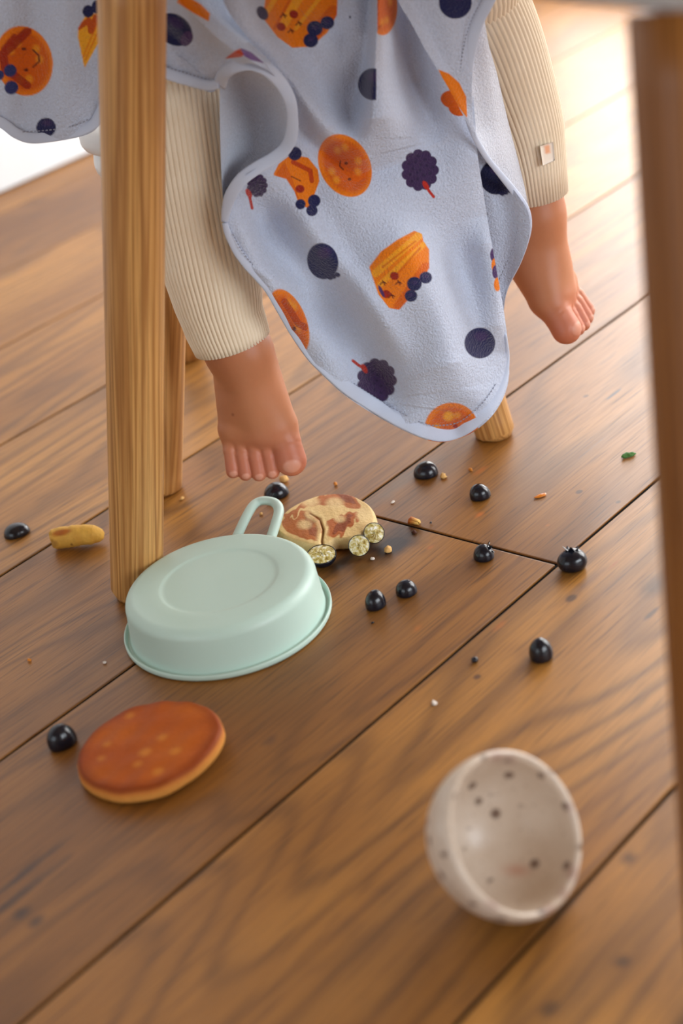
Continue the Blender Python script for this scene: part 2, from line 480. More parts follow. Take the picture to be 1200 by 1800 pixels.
# ------------------------------------------------------------------ implicit surfaces (smooth unions meshed by surface nets)
def rcone(P, a, b, r1, r2):
    a, b = np.asarray(a, np.float32), np.asarray(b, np.float32)
    ab = b - a
    t = np.clip(((P - a) @ ab) / (ab @ ab), 0, 1)
    return np.linalg.norm(P - a - t[..., None] * ab, axis=-1) - (r1 + (r2 - r1) * t)
def smin(a, b, k):
    h = np.clip(.5 + .5 * (b - a) / k, 0, 1)
    return b + (a - b) * h - k * h * (1 - h)
def surface_net(fn, lo, hi, h, blk=8):
    lo = np.asarray(lo, float); n = (np.ceil((np.asarray(hi) - lo) / h / blk).astype(int)) * blk
    D = np.empty(n + 1, np.float32)
    nb = n // blk
    g = np.stack(np.meshgrid(*[np.arange(k) for k in nb], indexing='ij'), -1).reshape(-1, 3)
    cen = lo + (g * blk + blk / 2) * h
    dc = fn(cen.astype(np.float32))
    cs = np.where(dc < 0, -1., 1.).astype(np.float32).reshape(nb)
    D[:-1, :-1, :-1] = np.repeat(np.repeat(np.repeat(cs, blk, 0), blk, 1), blk, 2)
    D[-1] = 1; D[:, -1] = 1; D[:, :, -1] = 1
    near = g[np.abs(dc) < blk * h * .9 + .0015]
    off = np.stack(np.meshgrid(*[np.arange(blk + 1)] * 3, indexing='ij'), -1).reshape(-1, 3)
    for i in range(0, len(near), 400):
        q = (near[i:i + 400, None] * blk + off[None]).reshape(-1, 3)
        D[q[:, 0], q[:, 1], q[:, 2]] = fn((lo + q * h).astype(np.float32))
    S = D < 0
    c = np.zeros(np.array(S.shape) - 1, np.uint8)
    for dx in (0, 1):
        for dy in (0, 1):
            for dz in (0, 1): c += S[dx:S.shape[0] - 1 + dx, dy:S.shape[1] - 1 + dy, dz:S.shape[2] - 1 + dz]
    act = (c > 0) & (c < 8)
    cells = np.argwhere(act)
    idx = np.full(c.shape, -1, np.int32); idx[act] = np.arange(len(cells))
    acc = np.zeros((len(cells), 3)); cnt = np.zeros(len(cells))
    corners = [(i, j, k) for i in (0, 1) for j in (0, 1) for k in (0, 1)]
    for p in corners:
        for ax in range(3):
            if p[ax]: continue
            q = list(p); q[ax] = 1
            a = D[cells[:, 0] + p[0], cells[:, 1] + p[1], cells[:, 2] + p[2]]
            b = D[cells[:, 0] + q[0], cells[:, 1] + q[1], cells[:, 2] + q[2]]
            m = (a < 0) != (b < 0)
            t = np.where(m, a / np.where(m, a - b, 1), 0)
            e = np.tile(np.array(p, float), (len(cells), 1)); e[:, ax] += t
            acc[m] += e[m]; cnt += m
    V = lo + (cells + acc / np.maximum(cnt, 1)[:, None]) * h
    F = []
    for ax in range(3):
        u, v = (ax + 1) % 3, (ax + 2) % 3
        sl0 = [slice(None)] * 3; sl1 = [slice(None)] * 3
        sl0[ax] = slice(0, -1); sl1[ax] = slice(1, None)
        ch = np.argwhere(S[tuple(sl0)] != S[tuple(sl1)])
        ok = (ch[:, u] > 0) & (ch[:, v] > 0) & (ch[:, u] < c.shape[u]) & (ch[:, v] < c.shape[v]); ch = ch[ok]
        def at(du, dv):
            q = ch.copy(); q[:, u] -= du; q[:, v] -= dv
            return idx[q[:, 0], q[:, 1], q[:, 2]]
        quad = np.stack([at(1, 1), at(0, 1), at(0, 0), at(1, 0)], 1)
        inside = S[ch[:, 0], ch[:, 1], ch[:, 2]]
        quad[~inside] = quad[~inside][:, ::-1]
        F.append(quad)
    F = np.vstack(F); F = F[(F >= 0).all(1)]
    return V, F
def relax(V, F, it=2, lam=.5):
    e = np.vstack([F[:, [0, 1]], F[:, [1, 2]], F[:, [2, 3]], F[:, [3, 0]]])
    for _ in range(it):
        s = np.zeros_like(V); k = np.zeros(len(V))
        np.add.at(s, e[:, 0], V[e[:, 1]]); np.add.at(s, e[:, 1], V[e[:, 0]])
        np.add.at(k, e[:, 0], 1); np.add.at(k, e[:, 1], 1)
        V = V + lam * (s / np.maximum(k, 1)[:, None] - V)
    return V

# ------------------------------------------------------------------ the seated child: hips, legs and bare feet in one skin
def basis(xl, yl, zl):
    y = yl / np.linalg.norm(yl); z = zl - y * (zl @ y); z /= np.linalg.norm(z)
    x = xl - y * (xl @ y) - z * (xl @ z); x /= np.linalg.norm(x)
    return np.stack([x, y, z], 1)
TC = -FW                                                   # towards the viewer
FOOT_R = basis(RT, .20 * RT - .95 * UP + .16 * TC, TC + .0 * UP)
FOOT_L = basis(-.46 * RT - .62 * UP + .62 * TC, .68 * RT - .74 * UP + .10 * TC, .58 * RT + .38 * UP + .72 * TC)
ANK_R = pxy(425, 620, 1.215); ANK_L = pxy(938, 382, 1.300)
SC = 1.06
TOES = [  # base, tip (local: x medial, y toeward, z dorsal), radii
    ((.0170, .086, .0155), (.0188, .1145, .0128), .0118, .0116),
    ((.0030, .092, .0160), (.0029, .1192, .0098), .0060, .0057),
    ((-.0070, .091, .0152), (-.0074, .1190, .0092), .0058, .0055),
    ((-.0160, .087, .0142), (-.0174, .1165, .0088), .0056, .0053),
    ((-.0240, .080, .0128), (-.0264, .1125, .0084), .0056, .0053)]
def foot_sdf(P, M, ank):
    q = ((P - ank.astype(np.float32)) @ M.astype(np.float32)) / SC + np.array([0, .034, .050], np.float32)
    d = rcone(q, (0, .020, .024), (-.002, .060, .020), .0225, .0195)               # heel and sole
    d = smin(d, rcone(q, (0, .036, .050), (.001, .084, .0185), .0215, .0165), .014)   # instep
    d = smin(d, rcone(q, (.004, .045, .030), (.0140, .086, .0175), .0185, .0155), .012)     # medial ball
    d = smin(d, rcone(q, (-.006, .045, .026), (-.0185, .079, .0140), .0165, .0115), .014)   # lateral edge
    d = smin(d, rcone(q, (-.019, .084, .0135), (.012, .092, .0150), .0100, .0115), .008)
    d = smin(d, rcone(q, (-.016, .027, .043), (-.015, .033, .047), .0085, .0085), .012)
    toes = None
    for i, (a, b, r1, r2) in enumerate(TOES):
        md = [a[0] + (b[0] - a[0]) * .55, a[1] + (b[1] - a[1]) * .55, a[2] + (b[2] - a[2]) * .55 + .0016]
        t = smin(rcone(q, a, md, r1, r2 * .97), rcone(q, md, b, r2 * .97, r2 * 1.03), .002)
        dq = q[..., 1] - (a[1] + (b[1] - a[1]) * .60)
        t = t + .0005 * np.exp(-(dq / .0010) ** 2) * (q[..., 2] > .010)                   # crease behind the last joint
        toes = t if toes is None else smin(toes, t, .0004)
    d = smin(d, toes, .0036)
    for i, (a, b, r1, r2) in enumerate(TOES):                                              # nail beds
        e = nail_coords(q, b, r2)
        rr = np.linalg.norm(e[..., :2], axis=-1)
        d = d + .00035 * np.exp(-((rr - 1.) / .18) ** 2) * (e[..., 2] > -1.2)
    return d * SC
def nail_coords(q, b, r2):
    yn, zn = np.array([0, .80, -.60]), np.array([0, .60, .80])
    c = np.array(b) + zn * r2
    e = q - c.astype(q.dtype)
    return np.stack([e[..., 0] / (r2 * .66), (e @ yn.astype(q.dtype)) / (r2 * .50), (e @ zn.astype(q.dtype)) / (r2 * .6)], -1)
SHIN_R = [(410, 598, 1.217), (390, 545, 1.221), (360, 420, 1.223), (337, 280, 1.2255), (313, 115, 1.232), (302, 40, 1.24)]
SHIN_L = [(936, 362, 1.302), (930, 290, 1.302), (905, 195, 1.2985), (868, 95, 1.2925), (830, 5, 1.287), (798, -52, 1.29)]
RAD_B = [.0222, .0255, .0290, .0300, .0310, .0320]
SR_W = np.array([pxy(*p) for p in SHIN_R]); SL_W = np.array([pxy(*p) for p in SHIN_L])
HIP_R, HIP_L = np.array([-.035, 1.46, .372]), np.array([.075, 1.47, .372])
def body_sdf(P):
    d = None
    for S, M, ank, hip in ((SR_W, FOOT_R, ANK_R, HIP_R), (SL_W, FOOT_L, ANK_L, HIP_L)):
        s = rcone(P, ank, S[0], .0222, RAD_B[0])
        for i in range(5): s = smin(s, rcone(P, S[i], S[i + 1], RAD_B[i], RAD_B[i + 1]), .010)
        s = smin(s, rcone(P, S[5], hip, .030, .050), .012)
        nf = np.linalg.norm(P - ank.astype(np.float32), axis=-1) < .135
        f = s.copy()
        if nf.any(): f[nf] = smin(foot_sdf(P[nf], M, ank), s[nf], .013)
        d = f if d is None else np.minimum(d, f)
    pel = rcone(P, HIP_R, HIP_L, .060, .060)
    pel = smin(pel, rcone(P, (.02, 1.475, .39), (.02, 1.48, .50), .066, .062), .03)
    return smin(d, pel, .02)
allp = np.vstack([SR_W, SL_W, HIP_R[None], HIP_L[None], ANK_R[None], ANK_L[None]])
V, F = surface_net(body_sdf, (-.17, 1.095, .02), (.25, 1.56, .575), .00115)
V = relax(V, F, 1, .4)
# skin colour with nails
skin = np.tile(np.array(srgb(192, 126, 88)[:3]), (len(V), 1))
pink = np.array(srgb(198, 116, 90)[:3]); nailc = np.array(srgb(220, 156, 132)[:3]); anklec = np.array(srgb(166, 98, 66)[:3])
for M, ank in ((FOOT_R, ANK_R), (FOOT_L, ANK_L)):
    q = ((V - ank) @ M) / SC + np.array([0, .034, .050])
    near = np.linalg.norm(V - ank, axis=1) < .14
    tk = np.clip((q[:, 1] - .088) / .022, 0, 1) * near * .75
    skin += (pink - skin) * tk[:, None]
    rim = np.clip((.012 - q[:, 2]) / .012, 0, 1) * near * .5
    skin += (pink - skin) * rim[:, None]
    an = np.exp(-((q[:, 1] - .02) / .03) ** 2) * np.clip((q[:, 2] - .035) / .02, 0, 1) * near * .45  # slightly darker tone around the ankle
    skin += (anklec - skin) * an[:, None]
    for a, b, r1, r2 in TOES:
        e = nail_coords(q, b, r2)
        k = np.clip((1.0 - np.linalg.norm(e[:, :2], axis=1)) / .2, 0, 1) * (np.abs(e[:, 2]) < 1.2) * near
        skin += (nailc - skin) * (k * .85)[:, None]
mole = pxy(409, 729, 1.19)
kx, ky = topx(V)
mk = np.exp(-(((kx - 409) ** 2 + (ky - 729) ** 2) / 2.2 ** 2)) * (V[:, 0] < .05)
skin += (np.array(srgb(110, 52, 34)[:3]) - skin) * (mk * .7)[:, None]
M_SKIN = attr_material('skin', .46, .42, (160, .05), (900, .12, .0004), sss=.12, ss=.003)
M_SKIN.node_tree.nodes['Principled BSDF'].inputs['Subsurface Radius'].default_value = (1, .35, .2)
person = mobj('person', V, F, M_SKIN, paint=skin)
tag(person, 'seated toddler with bare dangling feet, cream leggings and a printed bib on the lap', 'person')

# ribbed cream leggings
M_PANTS = NT('cream_rib_knit').set(color=srgb(234, 216, 188), rough=.9, spec=.15, sheen=.25)
M_PANTS.l(M_PANTS.mix(M_PANTS.noise(M_PANTS.coords(), 60, 3), srgb(236, 218, 190), srgb(248, 234, 210)), M_PANTS.b.inputs['Base Color'])
M_PANTS.bump(M_PANTS.noise(M_PANTS.coords(), 1500, 2), .25, .0004); M_PANTS = M_PANTS.m
def legging(pts, radii, hip, nrib, phase):
    W = np.vstack([[pxy(*p) for p in pts], [hip]])
    n = 240
    P = crom(np.hstack([W, np.append(radii, .066)[:, None]]), n)
    C3, rad = P[:, :3], P[:, 3]
    T = np.gradient(C3, axis=0); T /= np.linalg.norm(T, axis=1)[:, None]
    na = nrib * 8
    a = np.linspace(0, 2 * np.pi, na, endpoint=False)
    N0 = np.array([1., 0, 0]); Vs = []
    s = np.concatenate([[0], np.cumsum(np.linalg.norm(np.diff(C3, axis=0), axis=1))])
    for i in range(n):
        x = N0 - T[i] * (N0 @ T[i]); x /= np.linalg.norm(x); N0 = x; y = np.cross(T[i], x)
        rib = .0011 * (np.abs(np.cos(a * nrib / 2)) ** .7 - .5)
        fold = 0
        r = rad[i] + rib
        if s[i] < .017: r = r + .0008                       # turned hem
        r = r - .0018 * math.exp(-((s[i] - .0175) / .0012) ** 2)
        # soft wrinkles above the hem
        r = r + .0011 * np.sin(s[i] * 210 + 1.7 * np.sin(a + phase)) * math.exp(-((s[i] - .05) / .03) ** 2) * (.5 + .5 * np.cos(a - phase))
        Vs.append(C3[i] + np.cos(a)[:, None] * x * r[:, None] + np.sin(a)[:, None] * y * r[:, None])
    # turn the hem inside
    inner = Vs[0] + (C3[0] - Vs[0]) * .10; inner2 = Vs[0] + (C3[0] - Vs[0]) * .12 + T[0] * .012
    Vs = [inner2, inner] + Vs
    return np.vstack(Vs), grid_faces(n + 2, na, True)
PR = [(408, 603, 1.219), (386, 540, 1.221), (372, 480, 1.222), (346, 350, 1.224), (326, 220, 1.227), (312, 110, 1.232), (302, 40, 1.24)]
PL = [(938, 344, 1.302), (930, 290, 1.302), (914, 220, 1.300), (882, 130, 1.295), (855, 60, 1.29), (824, -5, 1.287), (798, -52, 1.29)]
V1, F1 = legging(PR, [.0298, .0335, .0372, .0385, .039, .0395, .041], HIP_R, 62, .6)
V2, F2 = legging(PL, [.0270, .0300, .0345, .0390, .041, .042, .043], HIP_L, 62, 2.1)
pants = mobj('leggings', np.vstack([V1, V2]), np.vstack([F1, F2 + len(V1)]), M_PANTS, person)
tag(pants, 'cream ribbed leggings')
lab = pxy(np.array([949, 972, 975, 954]), np.array([257, 249, 282, 291]), np.array([1.262, 1.270, 1.272, 1.264]))
bm = bmesh.new()
M_LABEL = plain('cream_label', srgb(238, 226, 210), .85, .15)
g = np.array([[lab[0] + (lab[1] - lab[0]) * u + ((lab[3] + (lab[2] - lab[3]) * u) - (lab[0] + (lab[1] - lab[0]) * u)) * v for u in np.linspace(0, 1, 6)] for v in np.linspace(0, 1, 8)])
gc = np.tile(np.array(srgb(240, 230, 216)[:3]), (48, 1))
yy, xx = np.meshgrid(np.linspace(0, 1, 8), np.linspace(0, 1, 6), indexing='ij')
gm = ((xx - .5) ** 2 / .06 + (yy - .3) ** 2 / .03 < 1).ravel(); gc[gm] = srgb(238, 178, 140)[:3]
lo = mobj('garment_tag', np.vstack([g.reshape(-1, 3), g.reshape(-1, 3) + TC * -.002]), grid_faces(8, 6).tolist() + [tuple(48 + i for i in f[::-1]) for f in grid_faces(8, 6)]
          + [(i, i + 1, i + 49, i + 48) for i in range(5)] + [(42 + i, 42 + i + 48, 43 + i + 48, 43 + i) for i in range(5)] + [(i * 6, i * 6 + 48, i * 6 + 54, i * 6 + 6) for i in range(7)] + [(i * 6 + 5, i * 6 + 11, i * 6 + 59, i * 6 + 53) for i in range(7)],
          attr_material('tag_print', .85, .15, (300, .05)), pants, paint=np.vstack([gc, gc]))
tag(lo, 'small cream sewn-on garment tag')
bm.free()

# ------------------------------------------------------------------ the printed towelling bib
def coons(top, bottom, left, right, nr, nc):
    T_, B_, L_, R_ = crom(top, nc), crom(bottom, nc), crom(left, nr), crom(right, nr)
    v = np.linspace(0, 1, nr)[:, None, None]; u = np.linspace(0, 1, nc)[None, :, None]
    return ((1 - v) * T_[None] + v * B_[None] + (1 - u) * L_[:, None] + u * R_[:, None]
            - ((1 - u) * (1 - v) * T_[0] + u * (1 - v) * T_[-1] + (1 - u) * v * B_[0] + u * v * B_[-1]))
def pdist(x, y, poly):
    """distance, side (+ = right of travel in image) and parameter along a polyline"""
    poly = np.asarray(poly, float)
    best = np.full(x.shape, 1e9); side = np.zeros(x.shape); par = np.zeros(x.shape)
    for i in range(len(poly) - 1):
        a, b = poly[i], poly[i + 1]; ab = b - a
        t = np.clip(((x - a[0]) * ab[0] + (y - a[1]) * ab[1]) / (ab @ ab), 0, 1)
        dx, dy = x - a[0] - t * ab[0], y - a[1] - t * ab[1]
        d = np.hypot(dx, dy); m = d < best
        best = np.where(m, d, best)
        side = np.where(m, np.sign(ab[0] * dy - ab[1] * dx), side)
        par = np.where(m, (i + t) / (len(poly) - 1), par)
    return best, side, par
def ridge(x, y, poly, wl, wr, amp, fade=(.0, .0)):
    """height towards the viewer: amp at the polyline, falling off with width wl / wr on its two sides"""
    d, s, t = pdist(x, y, crom(poly, 14))
    wd = np.where(s > 0, wr + (40 * t ** 3 if wr < 12 else 0), wl)
    f = np.exp(-(d / wd) ** 2)
    if fade[0]: f = f * np.clip(t / fade[0], 0, 1)
    if fade[1]: f = f * np.clip((1 - t) / fade[1], 0, 1)
    return amp * f
class Paint:
    def __init__(s, x, y, base):
        s.x, s.y = x, y; s.c = np.tile(np.array(base[:3]), x.shape + (1,)).astype(float)
    def put(s, mask, col, k=1.):
        s.c += (np.array(col[:3]) - s.c) * (np.clip(mask, 0, 1) * k)[..., None]
    def ell(s, cx, cy, rx, ry, col, ang=0, k=1., soft=1.3, clip=None):
        a = math.radians(ang); dx, dy = s.x - cx, s.y - cy
        u = (dx * math.cos(a) + dy * math.sin(a)) / rx; v = (-dx * math.sin(a) + dy * math.cos(a)) / ry
        m = np.clip((1 - np.hypot(u, v)) * min(rx, ry) / soft + .5, 0, 1)
        if clip is not None: m = m * clip
        s.put(m, col, k); return m
    def poly(s, pts, col, k=1., round_=0, clip=None):
        P = np.asarray(pts, float); ins = np.zeros(s.x.shape, bool)
        for i in range(len(P)):
            a, b = P[i], P[(i + 1) % len(P)]
            c = ((a[1] > s.y) != (b[1] > s.y)) & (s.x < (b[0] - a[0]) * (s.y - a[1]) / (b[1] - a[1] + 1e-9) + a[0])
            ins ^= c
        d, _, _ = pdist(s.x, s.y, np.vstack([P, P[:1]]))
        m = np.clip((np.where(ins, d, -d) + round_) / 1.3 + .5, 0, 1)
        if clip is not None: m = m * clip
        s.put(m, col, k); return m
    def line(s, pts, wd, col, k=1., clip=None):
        d, _, _ = pdist(s.x, s.y, pts)
        m = np.clip((wd / 2 - d) / 1.2 + .5, 0, 1)
        if clip is not None: m = m * clip
        s.put(m, col, k); return m
NAVY, NAVY2, PURP = srgb(34, 38, 84), srgb(50, 56, 112), srgb(78, 52, 104)
ORG, ORG2, YEL, REDB = srgb(242, 130, 16), srgb(216, 92, 8), srgb(252, 176, 40), srgb(160, 40, 20)
DKB = srgb(110, 40, 20)
def blueberry_print(p, cx, cy, rx, ry, ang=0, crown=None, dark=1., clip=None):
    p.ell(cx, cy, rx, ry, tuple(np.array(NAVY[:3]) * dark), ang, clip=clip)
    p.ell(cx + rx * .1, cy - ry * .45, rx * .45, ry * .3, PURP, ang, .5, 5, clip=clip)
    if crown:
        for dx, dy in ((0, 0), (7, -3), (-6, 2)): p.ell(crown[0] + dx, crown[1] + dy, 5, 4, NAVY, 30, clip=clip)
def pancake_print(p, cx, cy, rx, ry, ang=0, face=None, clip=None):
    p.ell(cx, cy, rx, ry, ORG, ang, clip=clip)
    p.ell(cx + 2, cy + 1, rx * .84, ry * .84, ORG2, ang, .85, 7, clip=clip)
    for i in range(6):
        a = i * 1.9 + cx
        p.ell(cx + rx * .55 * math.cos(a), cy + ry * .55 * math.sin(a), rx * .13, ry * .12, YEL, ang, .55, 5, clip=clip)
    if face:
        (x1, y1), (x2, y2), mouth = face
        p.ell(x1, y1, 3, 2.6, DKB); p.ell(x2, y2, 3, 2.6, DKB); p.line(mouth, 2.4, DKB)
def blackberry_print(p, cx, cy, r, stem, clip=None):
    c = srgb(64, 44, 84)
    for i in range(11):
        a = i * 2 * math.pi / 11
        p.ell(cx + r * .74 * math.cos(a), cy + r * .86 * math.sin(a), r * .30, r * .30, c, clip=clip)
    p.ell(cx, cy, r * .85, r * .98, c, clip=clip)
    for i in range(16):
        a = i * 2.4; q = r * .2 * math.sqrt(i)
        p.ell(cx + q * math.cos(a), cy + q * math.sin(a), 2.6, 2.6, srgb(44, 32, 66), clip=clip, k=.8)
    p.line(stem, 5, srgb(190, 48, 34), clip=clip)
    p.ell(stem[0][0], stem[0][1], 9, 4.5, srgb(190, 48, 34), 60, clip=clip)
def waffle_print(p, pts, stripes, face, berries, leaf=None, clip=None):
    m = p.poly(pts, ORG, 1, 4, clip=clip)
    for a, b, wd, col in stripes: p.line([a, b], wd, col, .75, clip=m)
    for x, y in face['cheeks']: p.ell(x, y, 8, 7, REDB, 30)
    for x, y in face['eyes']: p.line([(x - 5, y + 3), (x, y - 2), (x + 5, y + 1)], 2.2, DKB); p.line([(x - 1, y - 4), (x + 3, y + 4)], 1.8, DKB)
    for x, y, r in berries: p.ell(x, y, r, r * .95, NAVY); p.ell(x, y - 2, r * .4, r * .3, PURP, 0, .4, 3)
    if leaf: p.ell(*leaf)

BASE, REV = srgb(204, 215, 237), srgb(222, 229, 244)
patches = []                                                # (world verts, faces, paint)
def add_patch(G, dY, paint_fn, base=BASE, keep=None):
    x, y = G[..., 0], G[..., 1]
    Y = G[..., 2] - (dY(x, y) if dY else 0)
    W = pxy(x, y, Y)
    p = Paint(x, y, base)
    if paint_fn: paint_fn(p)
    patches.append((W.reshape(-1, 3), grid_faces(*x.shape), p.c.reshape(-1, 3)))

# main hanging panel
YM = 1.200
L_EDGE = [(385, -70), (392, 0), (430, 60), (470, 110), (498, 150), (507, 200), (503, 240), (490, 264), (466, 283), (440, 299), (417, 320), (401, 350), (394, 375), (393, 388), (397, 412), (410, 440), (428, 465), (446, 485), (466, 510), (488, 550), (512, 592), (540, 632), (568, 661)]
B_EDGE = [(568, 661), (602, 692), (645, 721), (690, 747), (735, 768), (770, 777), (800, 773), (830, 760), (860, 736), (880, 708), (891, 680), (895, 655)]
R_EDGE = [(800, -70), (815, 0), (826, 100), (834, 200), (839, 270), (848, 330), (859, 400), (868, 450), (877, 500), (885, 545), (892, 600), (895, 655)]
yv = lambda pts, f: [(a, b, f(a, b)) for a, b in pts]
def ymain(a, b): return YM + .020 * max(0, (a - 780) / 110) ** 2 * (1 if b < 640 else max(.2, (780 - b) / 140)) - .030 * min(1, max(0, (560 - a) / 130)) ** 1.3
G = coons(yv([(385, -70), (520, -80), (660, -82), (800, -70)], ymain), yv(B_EDGE, ymain), yv(L_EDGE, ymain), yv(R_EDGE, ymain), 560, 330)
def dmain(x, y):
    h = ridge(x, y, [(668, -80), (664, 40), (660, 120), (656, 200), (655, 262), (668, 300)], 60, 9, .016, (0, .25))
    h += ridge(x, y, [(400, -40), (455, 60), (505, 145), (560, 215), (612, 262), (650, 300)], 34, 48, .012, (0, .25))
    h -= ridge(x, y, [(470, 140), (520, 215), (570, 268), (640, 330)], 26, 16, .007, (.1, .3))
    h += ridge(x, y, [(560, 60), (600, 110), (640, 75)], 30, 40, .004)
    h -= ridge(x, y, [(700, -60), (712, 60), (735, 160), (770, 250)], 26, 40, .011, (0, .35))
    h += ridge(x, y, [(650, 300), (700, 430), (760, 560), (800, 690), (790, 760)], 70, 75, .012, (.3, .25))
    h -= ridge(x, y, [(430, 330), (500, 430), (570, 530), (650, 640), (720, 740)], 34, 34, .0085, (.15, .2))
    h += ridge(x, y, [(420, 350), (440, 430), (480, 510), (560, 620)], 26, 26, .0055, (.2, .2))
    h += ridge(x, y, [(500, 330), (560, 420), (640, 520), (720, 640)], 24, 30, .005, (.2, .2))
    h -= ridge(x, y, [(690, 320), (800, 470), (830, 620), (820, 700)], 45, 40, .006, (.2, .2))
    h += ridge(x, y, [(845, 380), (868, 500), (880, 620)], 26, 30, .006, (.2, .2))
    h += .0012 * np.sin(x / 31. + y / 47.) + .0009 * np.sin(x / 19. - y / 63.)
    return h * 2.25
def pmain(p):
    x, y = p.x, p.y
    waffle_print(p, [(500, -30), (590, -30), (588, 25), (572, 55), (545, 78), (515, 80), (490, 62), (466, 30), (470, 0)],
                 [((500, -30), (470, 20), 9, YEL), ((545, -40), (500, 40), 16, YEL), ((520, -20), (482, 50), 5, ORG2), ((575, -20), (520, 50), 7, YEL), ((585, 20), (545, 70), 22, ORG2)],
                 dict(cheeks=[(516, 25), (494, 47)], eyes=[(498, 27), (525, 41), (511, 54)]),
                 [(553, 50, 14), (575, 40, 12), (546, 71, 13)], (461, 23, 9, 13, NAVY, -30))
    pancake_print(p, 672, 12, 26, 50, 0, clip=(x > 663))
    blueberry_print(p, 655, 148, 26, 28, 0, clip=(x < 661))
    pancake_print(p, 606, 291, 44, 58, -28, ((608, 287), (614, 315), [(598, 283), (597, 292), (603, 298)]))
    m = p.poly([(492, 290), (512, 275), (540, 280), (556, 300), (558, 318), (550, 340), (540, 362), (528, 358), (520, 335), (505, 312), (484, 306)], ORG, 1, 3)
    p.line([(515, 285), (545, 300), (548, 318)], 8, srgb(190, 60, 20), .9, m); p.poly([(484, 306), (500, 285), (512, 310), (525, 350)], ORG2, .7, clip=m)
    p.line([(512, 310), (528, 318)], 1.8, DKB); p.ell(527, 332, 8, 7, REDB)
    for q in ((518, 270, 12), (528, 359, 9), (552, 353, 11), (548, 370, 10)): p.ell(*q, q[2], NAVY)
    blackberry_print(p, 738, 299, 32, [(748, 326), (754, 336), (762, 346)])
    p.ell(796, 175, 22, 16, ORG2, 10); p.ell(806, 190, 18, 14, ORG2, 10)
    blackberry_print(p, 452, 326, 18, [(437, 340), (440, 352), (443, 366)])
    blueberry_print(p, 567, 459, 27, 32, -15, (586, 486))
    waffle_print(p, [(653, 470), (672, 445), (700, 425), (728, 410), (738, 414), (740, 425), (750, 440), (750, 470), (738, 492), (718, 520), (700, 540), (686, 538), (668, 515)],
                 [((660, 480), (735, 415), 14, YEL), ((668, 500), (744, 430), 10, YEL), ((672, 470), (730, 424), 3, ORG2), ((690, 490), (738, 436), 4, ORG2), ((700, 540), (748, 470), 18, ORG2)],
                 dict(cheeks=[(693, 485), (679, 517)], eyes=[(673, 497), (700, 497), (688, 520)]),
                 [(728, 499, 13), (748, 488, 11), (722, 520, 11)], (670, 512, 3, 12, PURP, -25))
    pancake_print(p, 508, 565, 30, 60, -22); p.line([(500, 530), (525, 570), (548, 580)], 12, srgb(160, 50, 20), .7, ((x - 508) ** 2 / 1100 + (y - 565) ** 2 / 3800 < 1) * 1.); p.ell(517, 578, 3, 4, DKB)
    blackberry_print(p, 662, 669, 34, [(640, 648), (630, 642), (620, 634)])
    blueberry_print(p, 843, 603, 27, 27)
    pancake_print(p, 793, 752, 47, 44, -8); p.ell(800, 749, 4.5, 3.5, REDB); p.ell(788, 732, 9, 8, YEL, 0, .8, 5)
    for yy, c in ((448, PURP), (466, ORG), (478, PURP), (500, ORG)): p.ell(866 + (yy - 440) * .13, yy, 6, 12, c, 0)
    p.ell(615, 30, 1.6, 2.4, NAVY)
add_patch(G, dmain, pmain)

# right: upper front-facing fold
def ya(a, b): return 1.176 + .018 * max(0, (b / 250)) ** 2
LA = [(688, -70), (700, 0), (722, 40), (750, 92), (785, 150), (815, 205), (838, 250)]
RA = [(905, -70), (866, 0), (848, 40), (837, 80), (830, 130), (829, 180), (832, 215), (838, 250)]
G = coons(yv([(688, -70), (800, -78), (905, -70)], ya), yv([(838, 250), (838, 250.3), (838, 250)], ya), yv(LA, ya), yv(RA, ya), 180, 90)
def pright(p):
    blueberry_print(p, 800, 4, 29, 29, 20)
    p.poly([(772, 124), (788, 130), (806, 146), (818, 170), (820, 205), (790, 165)], ORG, 1, 1)
add_patch(G, lambda x, y: ridge(x, y, LA, 14, 60, .006) + ridge(x, y, [(770, -60), (790, 60), (815, 160)], 30, 30, .004), pright)
# right: turned-back reverse side
def yc(a, b): return 1.206 + .0009 * max(0, a - 850)
LC = [(842, 10), (834, 80), (829, 130), (828, 180), (834, 225), (850, 265), (880, 305), (905, 335), (926, 365)]
RC = [(848, 10), (858, 75), (872, 125), (886, 185), (897, 230), (910, 280), (921, 325), (929, 365)]
G = coons(yv([(842, 10), (845, 9), (848, 10)], yc), yv([(926, 365), (928, 365.5), (929, 365)], yc), yv(LC, yc), yv(RC, yc), 150, 50)
add_patch(G, lambda x, y: ridge(x, y, [(845, 40), (860, 140), (880, 240), (918, 345)], 16, 22, .006), None, REV)
# right: lower recess behind the main panel
def yb(a, b): return 1.228 - .020 * max(0, min(1, (a - 838 - max(0, (b - 270)) * .13) / 85))
LB = [(822, 222), (828, 270), (838, 330), (849, 400), (858, 450), (868, 500), (879, 560)]
RB = [(838, 240), (855, 272), (882, 308), (906, 338), (926, 368), (931, 398), (926, 430), (913, 465), (897, 495), (888, 522), (884, 562)]
G = coons(yv([(822, 222), (830, 230), (838, 240)], yb), yv([(879, 560), (881, 561), (884, 562)], yb), yv(LB, yb), yv(RB, yb), 180, 70)
add_patch(G, lambda x, y: -ridge(x, y, [(845, 240), (880, 330), (895, 400), (890, 500)], 20, 22, .006), lambda p: (blueberry_print(p, 872, 311, 29, 31, 0, (888, 338), .6), p.ell(836, 235, 8, 10, NAVY)))  # berry print darkened in colour for the shade of the recess

